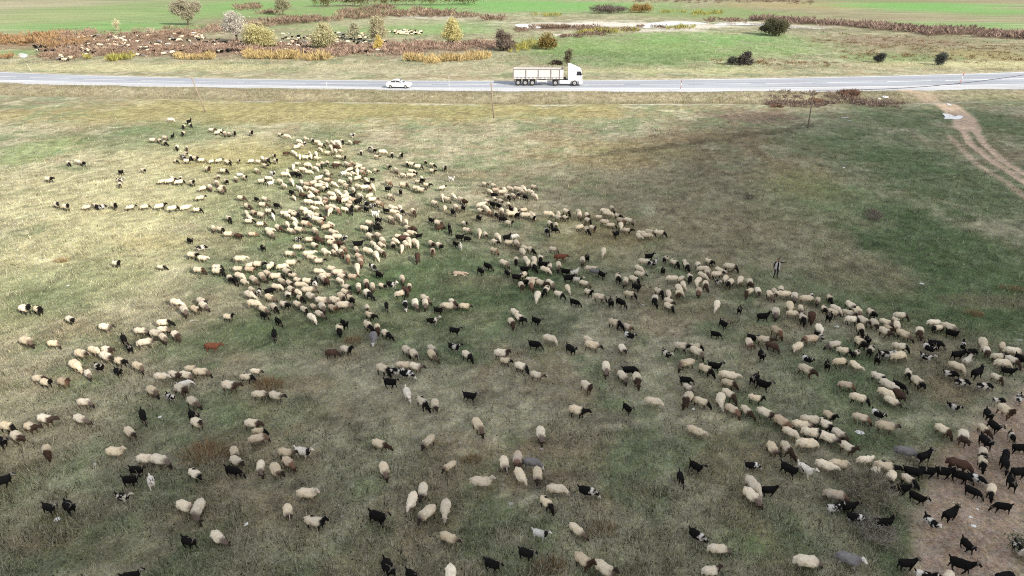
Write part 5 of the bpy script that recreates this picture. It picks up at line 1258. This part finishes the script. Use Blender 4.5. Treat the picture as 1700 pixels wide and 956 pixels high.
# masses that nobody could count: scrub, reeds, a far wood
def mass_of_stems(name, label, quads, n, per, h, c0, c1, w, spread, m=M_TUFT, seed=1, floor=.45):
    """stems in clumps within bands of the photograph (x0, x1, y at x0, y at x1, half depth)"""
    g = np.random.default_rng(seed)
    wts = np.array([abs(q[1] - q[0]) * q[4] for q in quads], float); wts /= wts.sum()
    k = g.choice(len(quads), n, p=wts); Q = np.array(quads, float)[k]
    t = g.random(n); px = Q[:, 0] + (Q[:, 1] - Q[:, 0]) * t
    py = Q[:, 2] + (Q[:, 3] - Q[:, 2]) * t + np.clip(g.normal(0, .55, n), -1.3, 1.3) * Q[:, 4]
    x, y = P(px, py)
    ok = g.random(n) < sstep(.38, .52, fbm(x / 5.0 + 3, y / 5.0, 2, 3)) + floor
    x, y = x[ok], y[ok]; n = len(x); Q = Q[ok]
    hs = h * (.5 + 1.0 * fbm(x / 2.5, y / 2.5, 6, 2)) * (.55 + .75 * fbm(x / 6, y / 6, 3, 2)) * (.8 + .4 * g.random(n)) * np.where(Q[:, 4] > 0, 1, 1)
    X = np.repeat(x, per); Y = np.repeat(y, per); H = np.repeat(hs, per); N = n * per
    a = g.random(N) * 6.283; r = np.sqrt(g.random(N)) * H * spread * .5
    bx, by = X + np.cos(a) * r * .6, Y + np.sin(a) * r * .6
    hh = H * (.45 + .6 * g.random(N)) * (1 - .35 * (r / (H * spread * .5 + 1e-6)) ** 2)
    tx, ty = bx + np.cos(a) * r * .9 + g.normal(0, .10, N) * H, by + np.sin(a) * r * .9 + g.normal(0, .10, N) * H
    az = g.random(N) * 6.283; ww = w * (.6 + .8 * g.random(N)); Z = height(bx, by)
    V = np.empty((N, 3, 3))
    V[:, 0] = np.stack([bx - np.cos(az) * ww * .4, by - np.sin(az) * ww * .4, Z + hh * .25 * g.random(N) - .05], 1)
    V[:, 1] = np.stack([tx + np.cos(az) * ww, ty + np.sin(az) * ww, Z + hh * .75], 1)
    V[:, 2] = np.stack([tx - np.cos(az) * ww * .7, ty - np.sin(az) * ww * .7, Z + hh], 1)
    q = np.clip(np.repeat(g.random(n), per)[:, None] * .6 + g.random((N, 1)) * .5, 0, 1)
    C = np.array(c0) * (1 - q) + np.array(c1) * q
    o = link(name, np_mesh(name, V.reshape(-1, 3), np.arange(3 * N).reshape(-1, 3), np.repeat(C, 3, 0)), material=m)
    return tag(o, label, kind='stuff')
MAU0, MAU1 = (.15, .105, .088), (.40, .31, .26)
mass_of_stems('scrub', 'mauve brown leafless scrub along the river where the herd rests', [(330, 600, 80, 86, 7), (520, 700, 84, 82, 8), (640, 850, 80, 76, 6), (330, 400, 52, 46, 6), (100, 160, 58, 54, 4)], 1300, 22, 1.4, (.14, .092, .070), (.38, .28, .22), .09, 1.6, seed=2)
mass_of_stems('scrub', 'low mauve brown twigs where the herd rests, thinner and grazed down', [(70, 330, 90, 82, 8), (100, 330, 70, 56, 9)], 1700, 18, 1.05, (.13, .085, .06), (.34, .25, .19), .08, 1.7, seed=12)
mass_of_stems('scrub', 'rust brown scrub at the edge of the green marsh', [(-120, 80, 68, 66, 8), (60, 110, 64, 60, 4), (80, 150, 78, 66, 5), (-100, 30, 98, 96, 2)], 420, 26, 1.5, (.16, .09, .05), (.38, .26, .14), .10, 1.5, seed=3)
mass_of_stems('scrub', 'thin band of mauve and straw scrub winding across the far meadow', [(395, 520, 45, 33, 4), (500, 660, 36, 24, 4), (640, 760, 24, 26, 4), (430, 470, 22, 22, 3), (690, 840, 18, 34, 3), (560, 650, 22, 14, 5), (395, 430, 14, 12, 5)], 560, 24, 2.3, (.11, .08, .06), (.30, .225, .165), .14, 1.6, seed=4, floor=.25)
mass_of_stems('scrub', 'reddish mauve hedge of bare shrubs below the bright green plot', [(1420, 1560, 42, 55, 4), (1540, 1760, 52, 64, 4.5), (1300, 1450, 36, 44, 3), (1250, 1310, 32, 36, 3)], 700, 26, 2.1, (.12, .085, .07), (.32, .235, .195), .12, 1.5, seed=5)
mass_of_stems('scrub', 'sparse brown heather like tussocks on the slope across the road', [(1340, 1700, 64, 80, 14), (1400, 1700, 90, 96, 8), (1180, 1420, 104, 106, 5)], 520, 14, .6, (.11, .075, .045), (.27, .19, .11), .08, 2.2, seed=6, floor=.1)
mass_of_stems('scrub', 'brown thicket and dead wood along the pale river bed', [(880, 1010, 46, 48, 3), (960, 1060, 48, 52, 3), (1170, 1250, 34, 35, 3), (855, 880, 50, 52, 4), (1060, 1110, 44, 46, 2), (1050, 1240, 2, 1, 3), (1240, 1350, 0, 4, 3), (930, 1010, 62, 56, 3)], 420, 22, 1.3, (.10, .07, .055), (.27, .20, .15), .11, 1.7, seed=7)
mass_of_stems('reeds', 'golden dry reeds in front of the scrub', [(292, 355, 96, 96, 3), (405, 545, 95, 98, 3.2), (668, 712, 100, 100, 2.6), (705, 812, 103, 95, 3.6)], 1500, 12, 1.9, (.26, .19, .085), (.52, .41, .21), .055, .55, seed=8, floor=.12)
mass_of_stems('reeds', 'yellow green reeds and rushes by the water', [(846, 896, 82, 76, 5), (140, 155, 98, 98, 2), (180, 220, 100, 96, 3), (960, 1060, 56, 52, 2), (1105, 1155, 48, 46, 2), (880, 930, 26, 26, 2), (1150, 1200, 24, 22, 3), (1095, 1140, 21, 20, 2)], 800, 12, 1.6, (.10, .115, .03), (.44, .40, .12), .06, .6, seed=9, floor=.12)
mass_of_stems('roadside_thicket', 'heap of dry mauve weeds and brush beside the near road verge', [(1272, 1330, 168, 168, 8), (1315, 1370, 168, 170, 7), (1370, 1420, 164, 162, 6), (1420, 1500, 170, 172, 6)], 340, 30, .62, (.10, .075, .060), (.32, .25, .205), .05, 1.6, seed=10)
mass_of_stems('roadside_thicket', 'rust red dead weeds on the heap by the pole', [(1345, 1362, 168, 168, 4), (1396, 1422, 160, 160, 4), (1280, 1300, 176, 177, 3)], 60, 34, .8, (.12, .065, .045), (.26, .16, .11), .05, 1.1, seed=11)
g = np.random.default_rng(77); LW = []
for i in range(46):
    px = 525 + 265 * (i / 45) + g.uniform(-3, 3); x, y = P(px, 10 - 1.5 * g.random() + (px - 640) * -.012)
    LW.append((float(x), float(y) + g.uniform(-8, 8), g.uniform(3, 5.2), g.uniform(2.2, 3.8), g.uniform(2.2, 3.6), g.uniform(2.2, 3.4)))
V, F, C = leaf_cloud(LW, 12000, .55, (.075, .078, .035), (.25, .20, .10), g)
V[:, 2] = np.maximum(V[:, 2], .3)
tag(link('far_woodland', np_mesh('far_woodland', V, F, C), material=M_LEAF), 'line of dark trees along the edge of the far meadow', kind='stuff')

# bare thorn bushes on the near side
def thorn(px, py, rad, h, n, lab, c_leaf, leaves, seed):
    g = random.Random(seed); x, y, z = ground_at(px, py)
    t = empty('thorn_bush', (x, y, z)); tag(t, lab, 'bush')
    b = MB()
    tips = []
    for i in range(n):
        a = g.uniform(0, 6.283); rr = rad * math.sqrt(g.random()); bx, by = math.cos(a) * rr * .55, math.sin(a) * rr * .55
        e = Vector((math.cos(a) * rr, math.sin(a) * rr, h * (1 - .55 * (rr / rad) ** 2) * g.uniform(.6, 1.1)))
        m = Vector((bx, by, 0)).lerp(e, .5) + Vector((g.uniform(-.1, .1), g.uniform(-.1, .1), .1 * h))
        b.tube([(bx, by, -.03), m, e], [.014, .010, .005], 3)
        for q in range(4):
            s = m.lerp(e, g.random()); f = s + Vector((g.uniform(-.3, .3), g.uniform(-.3, .3), g.uniform(-.02, .25)))
            b.tube([s, f], [.007, .003], 3); tips.append(f)
    b.build('branches', mat('grey_twigs', (.30, .26, .22), .95, .3, 8), t)
    k = np.random.default_rng(seed); T = np.array([tuple(v) for v in tips]); idx = k.integers(0, len(T), leaves)
    ctr = T[idx] + k.normal(0, .07, (leaves, 3)); ctr[:, 2] = np.maximum(ctr[:, 2], .03); u = k.normal(0, .035, (leaves, 3)); v = k.normal(0, .035, (leaves, 3))
    V = np.stack([ctr - u, ctr + u, ctr + v], 1).reshape(-1, 3); q = k.random((leaves, 1))
    C = np.array(c_leaf) * (.5 + 1.0 * q)
    link('leaves', np_mesh('leaves', V, np.arange(3 * leaves).reshape(-1, 3), np.repeat(C, 3, 0)), t, material=M_LEAF)
thorn(1437, 818, 1.3, 1.0, 130, 'big leafless grey thorn bush with goats and sheep crowding around it', (.20, .18, .12), 1700, 1)
thorn(1452, 888, .9, .55, 90, 'low grey green thorny shrub between the thorn bush and a grey sheep', (.20, .20, .16), 600, 2)
thorn(1449, 364, .75, 1.05, 90, 'small dark dead bush alone in the dry grass beyond the shepherd', (.09, .07, .05), 500, 3)
thorn(1242, 330, .4, .45, 40, 'tiny dark dead shrub on the brown grass nearest the gully', (.07, .06, .04), 250, 4)
thorn(1700, 915, .5, .45, 40, 'grey green weedy shrub at the dirt track edge', (.12, .14, .09), 500, 5)

# stones and scraps of litter
M_STONE = mat('pale_stone', (.36, .34, .31), .9, .2, 8, bump=.4)
M_LITT = mat('white_litter', (.72, .72, .70), .7, .08, 12)
def scrap(name, px, py, s, m, lab, cat, flat=.25, seed=0):
    g = random.Random(seed + int(px)); x, y, z = ground_at(px, py); b = MB(); sv, sf = unit_sphere(9, 6)
    jit = [g.uniform(.6, 1.15) for _ in sv]
    b.add([(p[0] * s * j * 1.3, p[1] * s * j, p[2] * s * flat * j) for p, j in zip(sv, jit)], sf)
    o = b.build(name, m); o.location = (x, y, z + s * flat * .35); o.rotation_euler = (0, 0, g.uniform(0, 3))
    tag(o, lab, cat)
for px, py, s, m, nm, lab, cat in [
    (848, 836, .10, M_STONE, 'stone', 'flat white grey stone among sparse sheep in the dry grass', 'stone'), (1616, 873, .09, M_LITT, 'litter_scrap', 'white scrap on the dirt track, larger than the others', 'litter'),
    (1611, 858, .07, M_LITT, 'litter_scrap', 'pale smear of litter on the dirt track just above a white scrap', 'litter'), (1623, 845, .05, M_LITT, 'litter_scrap', 'small white scrap high on the dirt track', 'litter'),
    (1427, 718, .20, M_LITT, 'litter_scrap', 'long white litter scrap on green grass between grazing sheep', 'litter'), (1068, 506, .13, M_STONE, 'stone', 'pale stone in the dry grass above two sheep', 'stone'),
    (1389, 542, .14, M_LITT, 'litter_scrap', 'white scrap in the green gap inside the line of sheep', 'litter'), (764, 735, .10, M_STONE, 'stone', 'pale stone in dry grass near a lone downhill sheep', 'stone'),
    (899, 745, .08, M_STONE, 'stone', 'small pale stone straight below a lone sheep', 'stone'), (95, 862, .14, M_LITT, 'litter_scrap', 'torn white paper below two black goats', 'litter'),
    (157, 771, .09, M_LITT, 'litter_scrap', 'white scrap on the green strip near black goats', 'litter'), (409, 870, .09, M_LITT, 'litter_scrap', 'crumpled white scrap on green grass right of a grey shouldered sheep', 'litter'),
    (568, 857, .08, M_STONE, 'stone', 'pale stone between a black headed sheep and a black goat', 'stone'), (1151, 679, .09, M_LITT, 'litter_scrap', 'thin white scrap below a line of walking sheep', 'litter'),
    (266, 692, .10, M_LITT, 'litter_scrap', 'white litter on the bright green strip by a dark goat', 'litter'), (1468, 166, .45, M_LITT, 'litter_bag', 'white bag dumped on the weed heap by the road', 'litter'), (1460, 162, .28, M_LITT, 'litter_bag', 'smaller white bag beside the dumped one on the heap', 'litter'),
    (1402, 196, .5, M_STONE, 'stone', 'long pale slab on the bare earth below the heap', 'stone'), (1410, 200, .25, M_STONE, 'stone', 'small pale stone touching the slab below the heap', 'stone'),
    (1333, 210, .25, M_STONE, 'stone', 'pale stone at the foot of the wired pole', 'stone'), (1331, 173, .3, M_LITT, 'litter_scrap', 'white scrap on the near face of the weed heap', 'litter'),
    (1401, 278, .18, M_LITT, 'litter_scrap', 'single white dot of litter on the green slope above the dead bush', 'litter'), (113, 474, .10, M_LITT, 'litter_scrap', 'white scrap alone on the sunlit grass', 'litter'), (318, 532, .12, M_STONE, 'stone', 'pale stone just below four huddled sheep', 'stone'),
    (1530, 471, .14, M_LITT, 'litter_scrap', 'white scrap on brown grass above the crowded flock', 'litter'), (1693, 565, .14, M_STONE, 'stone', 'pale stone on the stony patch above the goats', 'stone')]:
    scrap(nm, px, py, s, m, lab, cat, .4 if 'bag' in nm else .22)

# ================================================================ THE CLOUD whose shadow lies over the near field
def cloud():
    edge = [(-420, 820), (-60, 680), (0, 648), (60, 620), (110, 597), (180, 570), (250, 537), (300, 516), (345, 490), (400, 456), (530, 434), (620, 432), (680, 415), (720, 390), (760, 345), (800, 316), (850, 286), (930, 256), (1020, 226), (1150, 190), (1300, 172), (1500, 166), (1700, 158)]
    poly = [tuple(float(c) for c in P(*p)) for p in edge] + [(330, 128), (330, -90), (-40, -90), (-75, -30)]
    poly = np.array(poly)
    def inside(x, y):
        c = np.zeros(x.shape, bool); n = len(poly)
        for i in range(n):
            x0, y0 = poly[i]; x1, y1 = poly[(i + 1) % n]
            m = ((y0 > y) != (y1 > y)) & (x < (x1 - x0) * (y - y0) / (y1 - y0 + 1e-12) + x0); c ^= m
        return c
    alt = 520.0
    off = np.array((SUN_DIR.x, SUN_DIR.y)) / SUN_DIR.z * alt
    g = np.random.default_rng(12); step = 5.0
    X, Y = np.meshgrid(np.arange(-130, 340, step), np.arange(-100, 150, step)); X = X.ravel() + g.uniform(-2, 2, X.size); Y = Y.ravel() + g.uniform(-2, 2, Y.size)
    d = seg_dist(X, Y, [tuple(p) for p in poly] + [tuple(poly[0])]); s = np.where(inside(X, Y), d, -d)
    sv, sf = unit_sphere(8, 5); sv = np.array(sv); tri = []
    for f in sf: tri += [(f[0], f[i], f[i + 1]) for i in range(1, len(f) - 1)]
    tri = np.array(tri); Vs, Fs = [], []; b = 0
    for x, y, q in zip(X, Y, s):
        if q > 11: r = g.uniform(5.0, 7.5)
        elif q > -3 and g.random() < .15 + .75 * (q + 3) / 14: r = g.uniform(1.5, 3.0)
        else: continue
        z = alt + g.uniform(-4, 10) * (1 if q > 11 else .3)
        k = alt and z / SUN_DIR.z
        n = 1 + .22 * (g.random(len(sv)) - .5)
        Vs.append(sv * np.array((r, r, r * .42)) * n[:, None] + np.array((x + SUN_DIR.x * k, y + SUN_DIR.y * k, z))); Fs.append(tri + b); b += len(sv)
    m = mat('cloud_vapour', (.85, .85, .86), 1.0, .03, .05, spec=0)
    o = link('cloud', np_mesh('cloud', np.concatenate(Vs), np.concatenate(Fs), smooth=True), material=m)
    tag(o, kind='stuff', label='broad white cloud high above and behind the viewpoint')
cloud()
